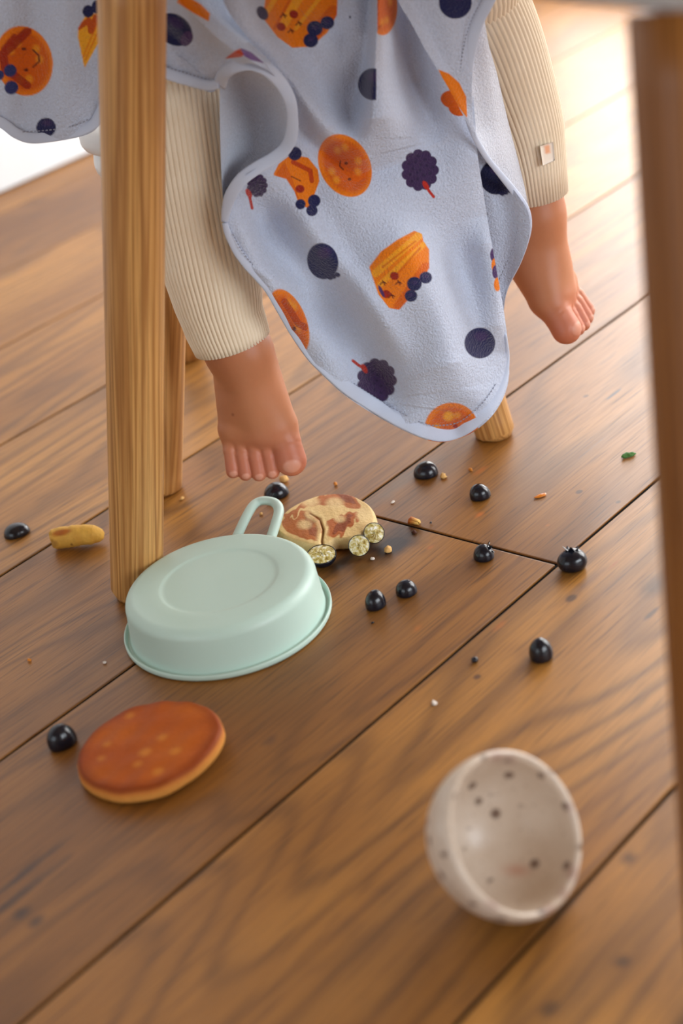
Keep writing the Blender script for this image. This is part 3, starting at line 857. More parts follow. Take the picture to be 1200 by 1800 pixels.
# left: bell-shaped ruffle, its reverse side seen through the opening
RIM = [(386, 150, 1.160), (394, 130, 1.153), (412, 117, 1.147), (440, 112, 1.143), (470, 123, 1.143), (495, 148, 1.147), (510, 178, 1.149), (514, 210, 1.155), (511, 240, 1.161), (500, 262, 1.165), (478, 280, 1.166), (450, 296, 1.164), (425, 315, 1.162), (407, 340, 1.162), (398, 368, 1.164), (395, 390, 1.166)]
FOLD = [(386, 150, 1.164), (386, 200, 1.170), (388, 280, 1.170), (391, 340, 1.168), (395, 390, 1.167)]
Rm_, Fm_ = crom(RIM, 220), crom(FOLD, 220)
u = np.linspace(0, 1, 90)[None, :, None]
G = Fm_[:, None] * (1 - u) + Rm_[:, None] * u
bul = (4 * u * (1 - u))[..., 0] * np.sin(np.pi * np.linspace(0, 1, 220) ** .75)[:, None]
G[..., 2] += .044 * bul
add_patch(G, lambda x, y: ridge(x, y, [(392, 160), (420, 230), (440, 300)], 16, 20, .004) - ridge(x, y, [(415, 130), (455, 190), (480, 250)], 18, 18, .006), None, REV)
# left: upper lobe of the ruffle, printed side up
def yl(a, b): return 1.162
VAL = [(250, 62, 1.172), (290, 86, 1.172), (330, 110, 1.170), (360, 138, 1.166), (386, 150, 1.160)]
TOPL = [(250, 62, 1.172), (255, 0, 1.165), (300, -60, 1.17), (384, -70, 1.19)]
RIGL = [(384, -70, 1.19), (400, -10, 1.188), (440, 55, 1.184), (478, 105, 1.178), (502, 140, 1.165), (512, 172, 1.154)]
ARC = RIM[:7]; ARC = ARC[:6] + [(512, 172, 1.154)]
G = coons(TOPL, ARC, VAL, RIGL, 180, 130)
def plobe(p):
    blueberry_print(p, 306, 52, 34, 26, 35); p.ell(328, 68, 10, 14, PURP, 30)
    p.poly([(318, -12), (352, 8), (368, 24), (366, 36), (340, 22), (312, 4)], ORG, 1, 1)
    p.poly([(398, 102), (414, 90), (424, 86), (430, 94), (424, 99)], srgb(206, 70, 30), 1, 1); p.poly([(424, 86), (440, 92), (462, 110), (440, 104), (430, 98)], srgb(120, 84, 150), 1, 1)
add_patch(G, lambda x, y: ridge(x, y, [(290, -30), (345, 30), (400, 78), (455, 110), (490, 140)], 60, 13, .022, (0, .3)) - ridge(x, y, [(262, 40), (300, 62), (340, 98)], 12, 14, .006), plobe)
# left: hem below the ruffle, over the knee
HEM = [(250, 118, 1.176), (292, 138, 1.174), (345, 154, 1.170), (372, 162, 1.164), (386, 150, 1.160)]
G = coons(VAL, HEM, [(250, 62, 1.172), (250, 90, 1.175), (250, 118, 1.176)], [(386, 150, 1.160), (386.3, 150.2, 1.160), (386, 150, 1.160)], 50, 110)
add_patch(G, lambda x, y: .0012 * np.sin(x / 7. + y / 15.), lambda p: p.ell(306, 52, 34, 26, NAVY, 35))
# left: far side hanging beyond the table leg
G = coons([(-60, -70, 1.225), (80, -75, 1.215), (265, -70, 1.19)], [(-60, 195, 1.235), (0, 222, 1.228), (28, 243, 1.224), (60, 252, 1.222), (125, 244, 1.220), (165, 230, 1.218), (185, 200, 1.214), (215, 150, 1.20), (262, 122, 1.18)],
          [(-60, -70, 1.225), (-62, 60, 1.230), (-60, 195, 1.235)], [(265, -70, 1.19), (262, 20, 1.185), (262, 122, 1.18)], 150, 180)
def pfar(p):
    pancake_print(p, 42, 107, 50, 62, -15); p.line([(48, 55), (20, 82), (5, 95), (10, 125)], 15, REDB, .9, ((p.x - 42) ** 2 / 2300 + (p.y - 107) ** 2 / 3500 < 1) * 1.)
    p.line([(25, 62), (5, 85)], 6, REDB, .8); p.line([(22, 130), (48, 150)], 14, REDB, .85)
    p.line([(58, 88), (68, 97), (69, 108), (58, 118)], 3, DKB); p.ell(42, 86, 4, 3, DKB); p.ell(46, 123, 4, 3, DKB)
    for q in ((18, 124, 11), (20, 154, 12), (-2, 132, 9)): p.ell(*q, q[2], NAVY2)
    m = p.poly([(138, 50), (150, 30), (180, 20), (180, 60), (149, 117), (138, 66)], YEL, 1, 1)
    p.line([(176, 30), (146, 100)], 3, ORG, .8, m); p.line([(170, 60), (150, 105)], 3, ORG, .8, m); p.line([(138, 48), (156, 36), (160, 55), (168, 30)], 10, srgb(200, 70, 24), .9, m)
    p.ell(155, 20, 10, 11, NAVY); p.ell(170, 12, 9, 12, NAVY)
    blueberry_print(p, 81, 224, 17, 17)
add_patch(G, lambda x, y: ridge(x, y, [(50, -70), (62, 40), (50, 200)], 30, 30, -.006) + ridge(x, y, [(120, -70), (115, 80), (110, 230)], 35, 35, .006), pfar)
# over the lap, above the picture
row = patches[0][0][:330][::3]
prof = crom([(-.001, -.004), (.004, .020), (.030, .044), (.10, .064), (.18, .090), (.195, .16), (.20, .23)], 50)
W = row[None] + np.stack([0 * prof[:, :1] + 0 * row[None, :, 0], prof[:, :1] + 0 * row[None, :, 0], prof[:, 1:] + 0 * row[None, :, 0]], -1)
W[..., 2] = W[..., 2] * .5 + .5 * (row[:, 2].mean() + prof[:, 1:])
W[..., 2] += (row[:, 2] - row[:, 2].mean())[None] * .5 * np.clip(1 - prof[:, 1:] / .03, 0, 1)
patches.append((W.reshape(-1, 3), grid_faces(50, len(row)), np.tile(np.array(BASE[:3]), (50 * len(row), 1))))

bib = empty('bib', (0, 1.2, .03))
tag(bib, 'pale blue towelling bib printed with pancakes and berries, draped over the child\'s lap', 'bib')
off = 0; Vs, Fs, Cs = [], [], []
for v, f, c in patches: Vs.append(v); Fs.append(f + off); Cs.append(c); off += len(v)
M_CLOTH = attr_material('printed_towelling', .92, .12, (620, .20), (560, .9, .0022), sheen=.35)
cloth = mobj('cloth', np.vstack(Vs), np.vstack(Fs), M_CLOTH, bib, paint=np.vstack(Cs))
tag(cloth, 'pale blue towelling printed with smiling pancakes, waffles and berries')
M_BIND = plain('pale_binding', srgb(200, 210, 230), .85, .15, (900, .3, .0005))
def band(pts, halfw, thick=.0012):
    P = crom(pts, 40 + 6 * len(pts)); W = pxy(P[:, 0], P[:, 1], P[:, 2])
    hw = np.interp(np.linspace(0, 1, len(P)), np.linspace(0, 1, len(halfw)), halfw) * .00044
    V, F = tube(W, hw, 14, flat=1, flatdir=TC)
    V = V.reshape(len(P), 14, 3); c = V.mean(1, keepdims=True)
    T = np.gradient(W, axis=0); T /= np.linalg.norm(T, axis=1)[:, None]
    N = TC - T * (T @ TC)[:, None]; N /= np.linalg.norm(N, axis=1)[:, None]
    dpt = ((V - c) * N[:, None]).sum(-1, keepdims=True)
    sc_ = np.minimum(1, thick / hw)[:, None, None]
    V = V - N[:, None] * dpt * (1 - sc_)
    return capped(V.reshape(-1, 3), F, 14)
LOWER = [(395, 392), (401, 412), (416, 440), (434, 464), (453, 484), (474, 508), (497, 546), (521, 586), (549, 625), (577, 652), (610, 681), (651, 708), (695, 734), (738, 754), (770, 763), (798, 760), (824, 748), (851, 726), (870, 702), (882, 676), (888, 652), (891, 622), (888, 588)]
RIGHT = [(888, -60), (858, 0), (838, 40), (827, 80), (820, 130), (820, 180), (829, 228), (851, 271), (880, 308), (904, 338), (922, 368), (925, 398), (917, 430), (903, 465), (888, 496), (880, 524), (879, 556), (885, 595), (890, 640)]
def ysurf(a, b): return ymain(a, b) - float(dmain(np.array([a * 1.]), np.array([b * 1.]))[0]) - .0012
bands = [band([(a, b, ysurf(a, b)) for a, b in LOWER], [5, 8, 9, 10, 11, 11, 12, 13, 13, 14, 14, 12, 9, 6, 2]),
         band([(a, b, 1.1745 + .019 * max(0, b / 250) ** 2 + (.012 * min(1, max(0, (b - 235) / 120)))) for a, b in RIGHT], [10, 11, 11, 10, 8, 5, 5, 7, 10, 11, 9, 5, 3]),
         band([(a, b, c - .001) for a, b, c in RIM], [11, 11, 11, 11, 10, 9, 11, 11, 11, 11, 10, 6]),
         band([(245, 108, 1.172), (292, 128, 1.170), (335, 142, 1.167), (365, 150, 1.161), (384, 147, 1.158)], [10, 10, 10, 9, 8]),
         band([(-60, 187, 1.232), (0, 214, 1.225), (30, 235, 1.221), (62, 243, 1.219), (125, 234, 1.217), (160, 221, 1.215), (176, 200, 1.212), (205, 150, 1.198), (255, 115, 1.177)], [9, 9, 9, 9, 9, 9, 9])]
off = 0; Vs, Fs = [], []
for v, f in bands: Vs.append(v); Fs += [tuple(i + off for i in q) for q in f]; off += len(v)
bind = mobj('binding', np.vstack(Vs), Fs, M_BIND, bib); tag(bind, 'pale woven edge binding')
# stitching along the inner edge of the binding
sv, sf = [], []
def stitches(pts, step=6.2):
    n = int(np.linalg.norm(np.diff(np.array(pts)[:, :2], axis=0), axis=1).sum() / step)
    P = crom(pts, n); W = pxy(P[:, 0], P[:, 1], P[:, 2])
    for i in range(0, n - 1):
        a, b = W[i], W[i] + (W[i + 1] - W[i]) * .55
        v, f = tube([a, (a + b) / 2 + TC * .0003, b], .00042, 5)
        k = sum(len(q) for q in sv); sv.append(v); sf.extend([tuple(x + k for x in q) for q in f.tolist()])
stitches([(a + dx, b + dy, ysurf(a + dx, b + dy) - .0006) for (a, b), (dx, dy) in zip(LOWER[1:20], [(8, -1)] * 5 + [(10, -4)] * 4 + [(9, -9)] * 4 + [(0, -15)] * 2 + [(-8, -12)] * 3 + [(-10, -3)])])
stitches([(a - 12, b + 1, 1.1725 + .019 * max(0, b / 250) ** 2) for a, b in RIGHT[1:6]])
stitches([(912 - 2, 400, 1.205), (903, 432, 1.205), (889, 465, 1.207), (876, 494, 1.21)])
stitches([(250, 98, 1.170), (292, 117, 1.169), (335, 131, 1.166), (366, 140, 1.161)])
stitches([(40, 232, 1.2175), (85, 229, 1.216), (130, 221, 1.214), (158, 209, 1.213)])
stitches([(408, 318, 1.180), (425, 304, 1.178), (448, 286, 1.175), (474, 270, 1.172), (490, 256, 1.168)])
tag(mobj('stitching', np.vstack(sv), sf, plain('grey_thread', srgb(150, 156, 176), .8, .2), bib), 'grey running stitch', kind='stuff')

# ------------------------------------------------------------------ mint pan, upside down
M_MINT = NT('mint_enamel').set(color=srgb(184, 210, 198), rough=.42, spec=.45)
M_MINT.l(M_MINT.mix(M_MINT.noise(M_MINT.coords(), 30, 2), srgb(190, 217, 205), srgb(196, 221, 210)), M_MINT.b.inputs['Base Color']); M_MINT = M_MINT.m
PC = np.array([-.0975, 1.046, 0])
pan = empty('pan', PC); tag(pan, 'mint green round pan lying upside down beside the table leg', 'pan')
prof = [(.0005, .0345), (.060, .0345)] + [(.0615 + .0080 * math.sin(t), .0265 + .0080 * math.cos(t)) for t in np.linspace(.2, 1.5, 7)] + [(.0712, .004), (.0738, .0010)]
prof += [(.0762, .0005), (.0772, .0007), (.0780, .0020), (.0780, .0046), (.0774, .0054), (.0766, .0050), (.0761, .0030), (.0752, .0018), (.0738, .0022)]
prof += [(.0730, .005), (.0722, .016), (.0712, .0262)]
prof += [(.0632 + .0080 * math.cos(t), .0280 + .0082 * math.sin(t)) for t in np.linspace(.1, 1.55, 12)]
prof += [(.052, .0362), (.0455, .0362), (.0443, .0360), (.0430, .0355), (.0418, .0352), (.040, .0351), (.02, .0351), (.0005, .0351)]
V, F = lathe(prof, 128)
mobj('pan_body', V + PC, F, M_MINT, pan)
HP = [(462, 990, .006), (470, 965, .010), (478, 940, .014), (486, 915, .017), (490, 899, .018), (487, 888, .019), (478, 882, .0195), (464, 880, .020), (452, 883, .0195), (443, 891, .019), (433, 908, .017), (421, 933, .014), (409, 960, .010), (398, 985, .006)]
P = crom(HP, 90); W = pxz(P[:, 0], P[:, 1], P[:, 2])
V, F = tube(W, .0042, 14, flat=.8, flatdir=(0, 0, 1)); V, F = capped(V, F, 14)
mobj('handle', V, F, M_MINT, pan)

# ------------------------------------------------------------------ speckled cup lying on its side
cupc = pxz(903, 1466, .047)
tocam = CP - cupc; tocam /= np.linalg.norm(tocam)
Nc = tocam * math.cos(math.radians(40)) + (RT * .95 + UP * .28) * math.sin(math.radians(40)); Nc /= np.linalg.norm(Nc)
Rc = frame_from(Nc)
ro = .0465; th = .0048
outer = [(.0005, -.050), (.012, -.0495), (.020, -.0475)] + [(ro * 1.01 * math.sin(t), -.0475 * math.cos(t) ) for t in np.linspace(.52, 1.45, 14)] + [(ro * 1.0, .0)]
rim = [(ro - .0004, .0016), (ro - .0016, .0030), (ro - .0030, .0030), (ro - th + .0002, .0014)]
inner = [((ro - th) * math.sin(t), -.044 * math.cos(t)) for t in np.linspace(1.5, .02, 24)]
V, F = lathe(outer + rim + inner, 96)
rng = np.random.RandomState(3)
cc = np.tile(np.array(srgb(214, 204, 194)[:3]), (len(V), 1))
ringi = np.repeat(np.arange(len(V) // 96), 96); ang = np.tile(np.arange(96) * 2 * np.pi / 96, len(V) // 96)
rimmask = (ringi >= len(outer) - 1) & (ringi <= len(outer) + 4)
V = V * (1 + .012 * np.sin(2 * ang + 1) + .008 * np.sin(3 * ang))[:, None] ** np.array([1, 1, 0])
M_CUP = NT('speckled_stoneware'); a_ = M_CUP.n('ShaderNodeAttribute', attribute_name='paint')
cv = M_CUP.coords()
vor = M_CUP.n('ShaderNodeTexVoronoi'); vor.inputs['Scale'].default_value = 74; M_CUP.l(cv, vor.inputs['Vector'])
big = M_CUP.noise(cv, 70, 2)
sp1 = M_CUP.math('MULTIPLY', M_CUP.math('SUBTRACT', .27, vor.outputs['Distance'], clamp=True), 9., clamp=True)
sp1 = M_CUP.math('MULTIPLY', sp1, M_CUP.math('GREATER_THAN', big, .42))
vor2 = M_CUP.n('ShaderNodeTexVoronoi'); vor2.inputs['Scale'].default_value = 240; M_CUP.l(cv, vor2.inputs['Vector'])
sp2 = M_CUP.math('MULTIPLY', M_CUP.math('SUBTRACT', .2, vor2.outputs['Distance'], clamp=True), 6., clamp=True)
col = M_CUP.mix(M_CUP.noise(cv, 45, 4), srgb(204, 184, 162), srgb(236, 226, 214))
col = M_CUP.mix(M_CUP.math('MULTIPLY', sp1, .8), col, srgb(88, 58, 46)); col = M_CUP.mix(M_CUP.math('MULTIPLY', sp2, .6), col, srgb(130, 100, 84))
col = M_CUP.mix(.55, col, a_.outputs['Color'], 'MULTIPLY')
M_CUP.l(col, M_CUP.b.inputs['Base Color']); M_CUP.set(rough=.32, spec=.5); M_CUP.bump(M_CUP.noise(cv, 300, 3), .12, .0005)
cc[:] = (1, .98, .96)
red = np.array(srgb(160, 74, 78)[:3])
Wc = V @ Rc.T + cupc
# remains of the drink: an orange smear inside, at the front
sm = np.exp(-((np.linalg.norm(Wc - pxz(915, 1530, .02), axis=1) / .007) ** 2)) * (ringi > len(outer) + 4)
cupl = Wc[:, 2].min()
Wc[:, 2] -= cupl - .0004; cupc = cupc - np.array([0, 0, cupl - .0004])
cx_, cy_ = topx(Wc)
sm = np.exp(-(((cx_ - 908) / 22) ** 2 + ((cy_ - 1530) / 10) ** 2)) * (ringi > len(outer) + 4)
cc += (np.array(srgb(220, 130, 80)[:3]) - cc) * (sm * .9)[:, None]
for qx, qy, qr in ((872, 1330, 11), (896, 1334, 9), (1006, 1535, 14), (990, 1570, 10), (868, 1588, 12), (965, 1600, 12), (1000, 1420, 8), (930, 1322, 8)):
    cc += (red - cc) * (np.exp(-(((cx_ - qx) / qr) ** 2 + ((cy_ - qy) / qr) ** 2)) * (ringi >= len(outer) - 3) * (ringi <= len(outer) + 6) * .85)[:, None]
cup = mobj('cup', Wc, F, M_CUP.m, origin=cupc, rot=Rc, paint=cc)
tag(cup, 'speckled off-white ceramic cup tipped on its side in the foreground', 'cup')

# ------------------------------------------------------------------ pancakes
def noise2(x, y, s, seed=0):
    r = np.random.RandomState(seed); v = 0
    for k in range(5):
        a = r.uniform(0, 6.28); f = s * r.uniform(.6, 1.8); v = v + np.sin(f * (x * math.cos(a) + y * math.sin(a)) + r.uniform(0, 6.28)) / 5
    return v
def slab(outline, zt, hd, tiltv=(0, 0), nring=46, nang=160, zb=.0012, crack=None, seed=0, belly=.8):
    """a round cake from its outline on the plane z=zt"""
    O = np.array(outline, float); O = crom(np.vstack([O, O[:1]]), nang + 1)[:-1]
    W = pxz(O[:, 0], O[:, 1], zt); c = W.mean(0)
    fr = np.linspace(0.001, 1, nring) ** .8
    P = c[None, None] + (W - c)[None] * fr[:, None, None]
    top = zt + hd * (1 - fr[:, None] ** 3.2) + .0008 * noise2(P[..., 0], P[..., 1], 220, seed)
    top = top - .0035 * np.clip((fr[:, None] - .93) / .07, 0, 1) ** 2 * (zt > .008)
    P[..., 2] = top
    rows = [P]
    for k, (s, q) in enumerate([(1.006, .72), (1.006, .45), (.99, .2), (.955, .03), (.90, 0), (.0, 0)]):
        Q = c[None] + (W - c) * s; Q[:, 2] = zb + (top[-1] - zb) * q; rows.append(Q[None])
    G = np.vstack(rows)
    G[..., 2] += (G[..., 0] - c[0]) * tiltv[0] + (G[..., 1] - c[1]) * tiltv[1]
    mn = G[..., 2].min(); G[..., 2] += .0010 - mn
    return G
def cake(name, G, paintfn, mat, label, cat, group=None):
    V = G.reshape(-1, 3); x, y = topx(G)
    p = Paint(x, y, srgb(214, 140, 64)); paintfn(p, G)
    F = grid_faces(G.shape[0], G.shape[1], True)
    c = V.mean(0); c[2] = 0
    return tag(mobj(name, V, F, mat, origin=c, paint=p.c.reshape(-1, 3)), label, cat, group)
M_CAKE = attr_material('pancake_crust', .62, .2, (260, .16), (420, .35, .001))
M_CAKE2 = attr_material('pancake_crumb', .62, .3, (300, .12), (380, .5, .0012))
O2 = [(133, 1337), (140, 1315), (165, 1285), (205, 1258), (250, 1243), (300, 1238), (345, 1242), (375, 1254), (390, 1274), (393, 1293), (380, 1317), (355, 1342), (325, 1362), (290, 1380), (250, 1389), (205, 1391), (165, 1380), (140, 1361)]
G = slab(O2, .0125, .0012, (.05, .03), seed=4)
def pc2(p, G):
    nr = G.shape[0]; fr = np.broadcast_to(np.arange(nr)[:, None], p.x.shape)
    p.c[:] = srgb(164, 74, 18)[:3]
    p.put(.5 + .7 * noise2(G[..., 0], G[..., 1], 120, 2), srgb(182, 92, 22))
    p.put(np.clip((fr - 34) / 9., 0, 1), srgb(126, 52, 16), .75)
    for x, y, r in ((255, 1322, 9), (308, 1320, 8), (242, 1343, 6), (278, 1356, 8), (188, 1308, 5), (178, 1333, 5), (228, 1258, 6), (285, 1296, 7)):
        p.ell(x, y, r * 1.2, r * .7, srgb(216, 140, 50), -20, .5, 7)
    p.put((fr >= 45) * 1., srgb(222, 156, 76), .9)
    p.put(np.clip(1 - np.abs(fr - 45) / 1.5, 0, 1), srgb(196, 112, 44), .7)
cake('pancake', G, pc2, M_CAKE, 'whole golden brown pancake on the floor in front of the pan', 'pancake')
O1 = [(480, 930), (492, 905), (520, 885), (552, 871), (588, 866), (618, 869), (642, 880), (656, 894), (661, 912), (654, 926), (640, 936), (622, 943), (604, 947), (588, 948), (575, 955), (560, 960), (540, 958), (518, 951), (498, 942)]
G = slab(O1, .0115, .0018, (0, 0), seed=9, nring=60, nang=200)
x, y = topx(G)
d, s_, t_ = pdist(x, y, [(545, 903), (562, 912), (568, 930), (565, 950), (570, 975)])
d2, _, _ = pdist(x, y, [(545, 903), (575, 906), (600, 898), (628, 893)])
topm = np.arange(G.shape[0])[:, None] < 60
G[..., 2] -= (.0040 * np.exp(-(d / 1.7) ** 2) * np.clip((y - 900) / 30, 0, 1)) * topm
G[..., 2] += (.0005 * noise2(x, y, .09, 11) + .00018 * noise2(x, y, .33, 12)) * topm
G[..., 2] = np.maximum(G[..., 2], .0011)
def pc1(p, G):
    x, y = p.x, p.y; fr = np.broadcast_to(np.arange(G.shape[0])[:, None], x.shape)
    p.c[:] = srgb(230, 196, 132)[:3]
    wob = 7 * noise2(x, y, .16, 5) + 5 * noise2(x, y, .4, 6)
    def patch(pts, col, k, r=0):
        q = Paint(x + wob, y + .6 * wob, srgb(0, 0, 0)); m = q.poly(pts, (1, 1, 1, 1), 1, r); p.put(m, col, k)
    bn, dkb = srgb(176, 86, 14), srgb(122, 50, 8)
    patch([(498, 905), (530, 885), (570, 868), (620, 868), (632, 885), (622, 893), (600, 890), (560, 888), (540, 892), (520, 902), (505, 915)], bn, .9)
    patch([(590, 866), (615, 870), (625, 885), (605, 882)], dkb, .8)
    patch([(495, 918), (535, 900), (548, 900), (560, 912), (566, 935), (560, 952), (530, 945), (505, 935)], bn, .9)
    patch([(536, 905), (555, 915), (558, 945), (540, 938)], dkb, .6)
    patch([(572, 915), (600, 905), (622, 897), (630, 900), (618, 925), (606, 942), (585, 945), (572, 940)], bn, .95)
    patch([(590, 920), (620, 903), (608, 935), (585, 940)], dkb, .75)
    for a, b, r, q in ((545, 882, 16, 9), (588, 884, 15, 9), (535, 922, 12, 8), (597, 912, 9, 6), (548, 905, 7, 5), (640, 905, 14, 12)):
        p.ell(a, b, r, q, srgb(232, 202, 142), 0, .8, 6)
    d, _, _ = pdist(x, y, [(545, 903), (562, 912), (568, 930), (565, 950), (570, 975)])
    p.put(np.exp(-((d - 6) / 4.) ** 2), srgb(240, 214, 150), .6); p.put(np.exp(-(d / 1.6) ** 2), srgb(130, 74, 30), .7)
    p.put((fr >= 56) * 1., srgb(234, 204, 146), .85)
cake('pancake', G, pc1, M_CAKE2, 'torn pale pancake with brown patches, lying behind the pan', 'pancake')

# ------------------------------------------------------------------ blueberries
M_BERRY = NT('blueberry_skin').set(rough=.28, spec=.5)
bv = M_BERRY.coords()
M_BERRY.l(M_BERRY.mix(M_BERRY.noise(bv, 120, 4), srgb(9, 10, 15), srgb(24, 28, 42)), M_BERRY.b.inputs['Base Color'])
M_BERRY.l(M_BERRY.math('MULTIPLY_ADD', M_BERRY.noise(bv, 200, 3), .30, .06), M_BERRY.b.inputs['Roughness'])
M_BERRY.bump(M_BERRY.noise(bv, 260, 2), .12, .0006); M_BERRY = M_BERRY.m
M_FLESH = NT('berry_flesh').set(rough=.25, spec=.6)
fv = M_FLESH.coords(); fz = M_FLESH.noise(fv, 330, 3, .6)
fc = M_FLESH.ramp(fz, [(.34, srgb(150, 122, 52)), (.46, srgb(204, 184, 104)), (.56, srgb(230, 220, 170)), (.66, srgb(250, 247, 236))])
M_FLESH.l(fc, M_FLESH.b.inputs['Base Color']); M_FLESH.bump(fz, .6, .001); M_FLESH = M_FLESH.m
def berry(px, py, wpx, zr, cut, label, yaw=0., stretch=1.12, calyx=None, tilt=0.):
    """px,py: middle of the berry's outline; zr: height over half width; cut: share of the sphere below the floor"""
    r = wpx / 2 * 1.0 / FPX * ((pxz(px, py) - CP) @ FW)
    hz = r * zr
    zc = hz * (1 - cut) - hz * cut * 0
    c = pxz(px, py, max(.2, 1 - 1.44 * cut) * hz)
    nlat, nlon = 22, 32
    V = []
    for i in range(nlat):
        ph = math.pi * i / (nlat - 1)
        for j in range(nlon):
            a = 2 * math.pi * j / nlon
            rr = math.sin(ph) ** .92
            V.append((rr * math.cos(a) * stretch, rr * math.sin(a), math.cos(ph)))
    V = np.array(V) * [r / stretch ** .5, r / stretch ** .5, hz]
    V = V * (1 + .025 * np.sin(V[:, 0] / r * 3 + px) + .02 * np.sin(V[:, 1] / r * 4 + py))[:, None]
    ct, st = math.cos(tilt), math.sin(tilt)
    V = V @ np.array([[ct, 0, -st], [0, 1, 0], [st, 0, ct]]).T
    zmin = -hz * (1 - cut * 2)
    flat_ = V[:, 2] < zmin
    V[:, 2] = np.where(flat_, zmin + (V[:, 2] - zmin) * .06, V[:, 2])
    V[:, 2] -= V[:, 2].min() - .0003
    cy_, sy_ = math.cos(yaw), math.sin(yaw)
    V = V @ np.array([[cy_, -sy_, 0], [sy_, cy_, 0], [0, 0, 1]]).T
    c[2] = 0
    o = mobj('blueberry', V + c, grid_faces(nlat, nlon, True), M_BERRY, origin=c)
    tag(o, label, 'blueberry', 'spilled blueberries on the floor')
    if calyx:
        th_, el = calyx; dirv = np.array([math.cos(th_) * math.cos(el), math.sin(th_) * math.cos(el), math.sin(el)])
        top = c + np.array([0, 0, hz * .85]) + dirv * r * .72
        Rf = frame_from(dirv, (.1, .2, .9)); vv, ff = [], []
        for k in range(5):
            a0 = 2 * math.pi * k / 5; b = len(vv)
            for dz, rad, da in ((-r * .12, r * .42, -.62), (-r * .12, r * .42, .62), (r * .20, r * .66, 0), (-r * .12, r * .26, -.6), (-r * .12, r * .26, .6), (r * .14, r * .52, 0)):
                vv.append(top + Rf @ np.array([rad * math.cos(a0 + da), rad * math.sin(a0 + da), dz]))
            ff += [(b, b + 1, b + 2), (b + 3, b + 5, b + 4), (b, b + 2, b + 5, b + 3), (b + 1, b + 4, b + 5, b + 2), (b, b + 3, b + 4, b + 1)]
        mobj('calyx', vv, ff, M_BERRY, o, smooth=False)
    return o
berry(29, 934, 44, .82, .5, 'flat halved blueberry at the far left edge, left of the rolled pancake scrap', .3)
berry(485, 865, 44, .95, .5, 'halved blueberry just behind the loop of the pan handle', .2)
berry(748, 829, 42, 1.02, .48, 'halved blueberry nearest the chair leg, beside a pale crumb', .1)
berry(843, 867, 37, 1.1, .42, 'tilted blueberry half between the chair leg and the long board end joint', .8, 1.1, None, .5)
berry(850, 974, 37, 1.08, .42, 'torn blueberry with a ragged crown just in front of the board end joint', .2, 1.05, (.1, .15))
berry(1005, 985, 50, .84, .18, 'large blueberry with open crown and stalk tip sitting on the corner of the joints', .3, 1.15, (1.2, 1.1))
berry(659, 1057, 38, 1.25, .38, 'left one of the close pair of blueberries right of the pan', .9, 1.05)
berry(714, 1036, 37, 1.12, .42, 'right one of the close pair of blueberries right of the pan', .4, 1.05)
berry(950, 1145, 43, 1.28, .34, 'plump upright blueberry alone on the plank above the cup', 1.2, 1.05)
berry(107, 1297, 50, 1.2, .34, 'shiny blueberry left of the whole golden pancake', .7, 1.12, None, .3)
berry(834, 1160, 12, .9, .2, 'tiny dark berry bead left of the plump upright blueberry', 0, 1.05)
def cut_berry(px, py, wpx, hpx, z, nrm, label):
    r = wpx / 2 / FPX * ((pxz(px, py) - CP) @ FW)
    c = pxz(px, py, z); Rf = frame_from(nrm, RT)
    root = empty('halved_blueberry', c); tag(root, label, 'blueberry', 'halved blueberries on the torn pancake')
    prof = [(r * math.sin(t) * (1 if t < 1.4 else 1), -r * .8 * math.cos(t)) for t in np.linspace(.02, 1.50, 12)] + [(r, .0004), (r * .96, .0009), (r * .92, .0002)]
    V, F = lathe(prof, 36); mobj('skin', V @ Rf.T + c, F, M_BERRY, root)
    a = np.linspace(0, 2 * np.pi, 36, endpoint=False)
    rings = [(q, .0004 + .0012 * (1 - (q / .95) ** 2) + 0) for q in np.linspace(.95, .01, 12)]
    V = np.array([[r * q * math.cos(t), r * q * math.sin(t), z_ + .0005 * math.sin(9 * t + 14 * q) * (1 - q)] for q, z_ in rings for t in a])
    mobj('flesh', V @ Rf.T + c, grid_faces(12, 36, True), M_FLESH, root)
tcv = np.array([0, -.80, .60])
cut_berry(565, 975, 52, 30, .0088, np.array([.05, -.20, .98]), 'halved blueberry with cut face up, lying between pan and torn pancake')
cut_berry(631, 959, 38, 40, .0098, np.array([-.05, -.85, .52]), 'middle halved blueberry leaning on the torn pancake, cut side out')
cut_berry(657, 937, 37, 38, .0102, np.array([.12, -.82, .56]), 'rightmost halved blueberry leaning on the torn pancake, cut side out')

# ------------------------------------------------------------------ crumbs and scraps
def lump(name, c, rad, mat, label, cat, seed, group=None, detail=2, rough=.35):
    bm = bmesh.new(); bmesh.ops.create_icosphere(bm, subdivisions=detail, radius=1)
    r = random.Random(seed); ph = [(r.uniform(2, 5), r.uniform(0, 6), Vector((r.gauss(0, 1), r.gauss(0, 1), r.gauss(0, 1))).normalized()) for _ in range(5)]
    for v in bm.verts:
        k = 1 + rough * sum(math.sin(f * v.co.dot(d) * 1.6 + p) for f, p, d in ph) / 3
        v.co = Vector((v.co.x * rad[0] * k, v.co.y * rad[1] * k, max(v.co.z * k, -.25) * rad[2]))
    a = r.uniform(0, 3.1) if len(rad) < 4 else rad[3]
    bmesh.ops.rotate(bm, cent=(0, 0, 0), matrix=Matrix.Rotation(a, 3, 'Z'), verts=bm.verts)
    zm = min(v.co.z for v in bm.verts)
    V = np.array([[v.co.x + c[0], v.co.y + c[1], v.co.z - zm + .0004 + c[2]] for v in bm.verts]); F = [[v.index for v in f.verts] for f in bm.faces]; bm.free()
    return tag(mobj(name, V, F, mat, origin=np.array([c[0], c[1], c[2]]), smooth=True), label, cat, group)
M_CRUMB = plain('pale_crumb', srgb(226, 180, 112), .7, .25, (900, .6, .001))
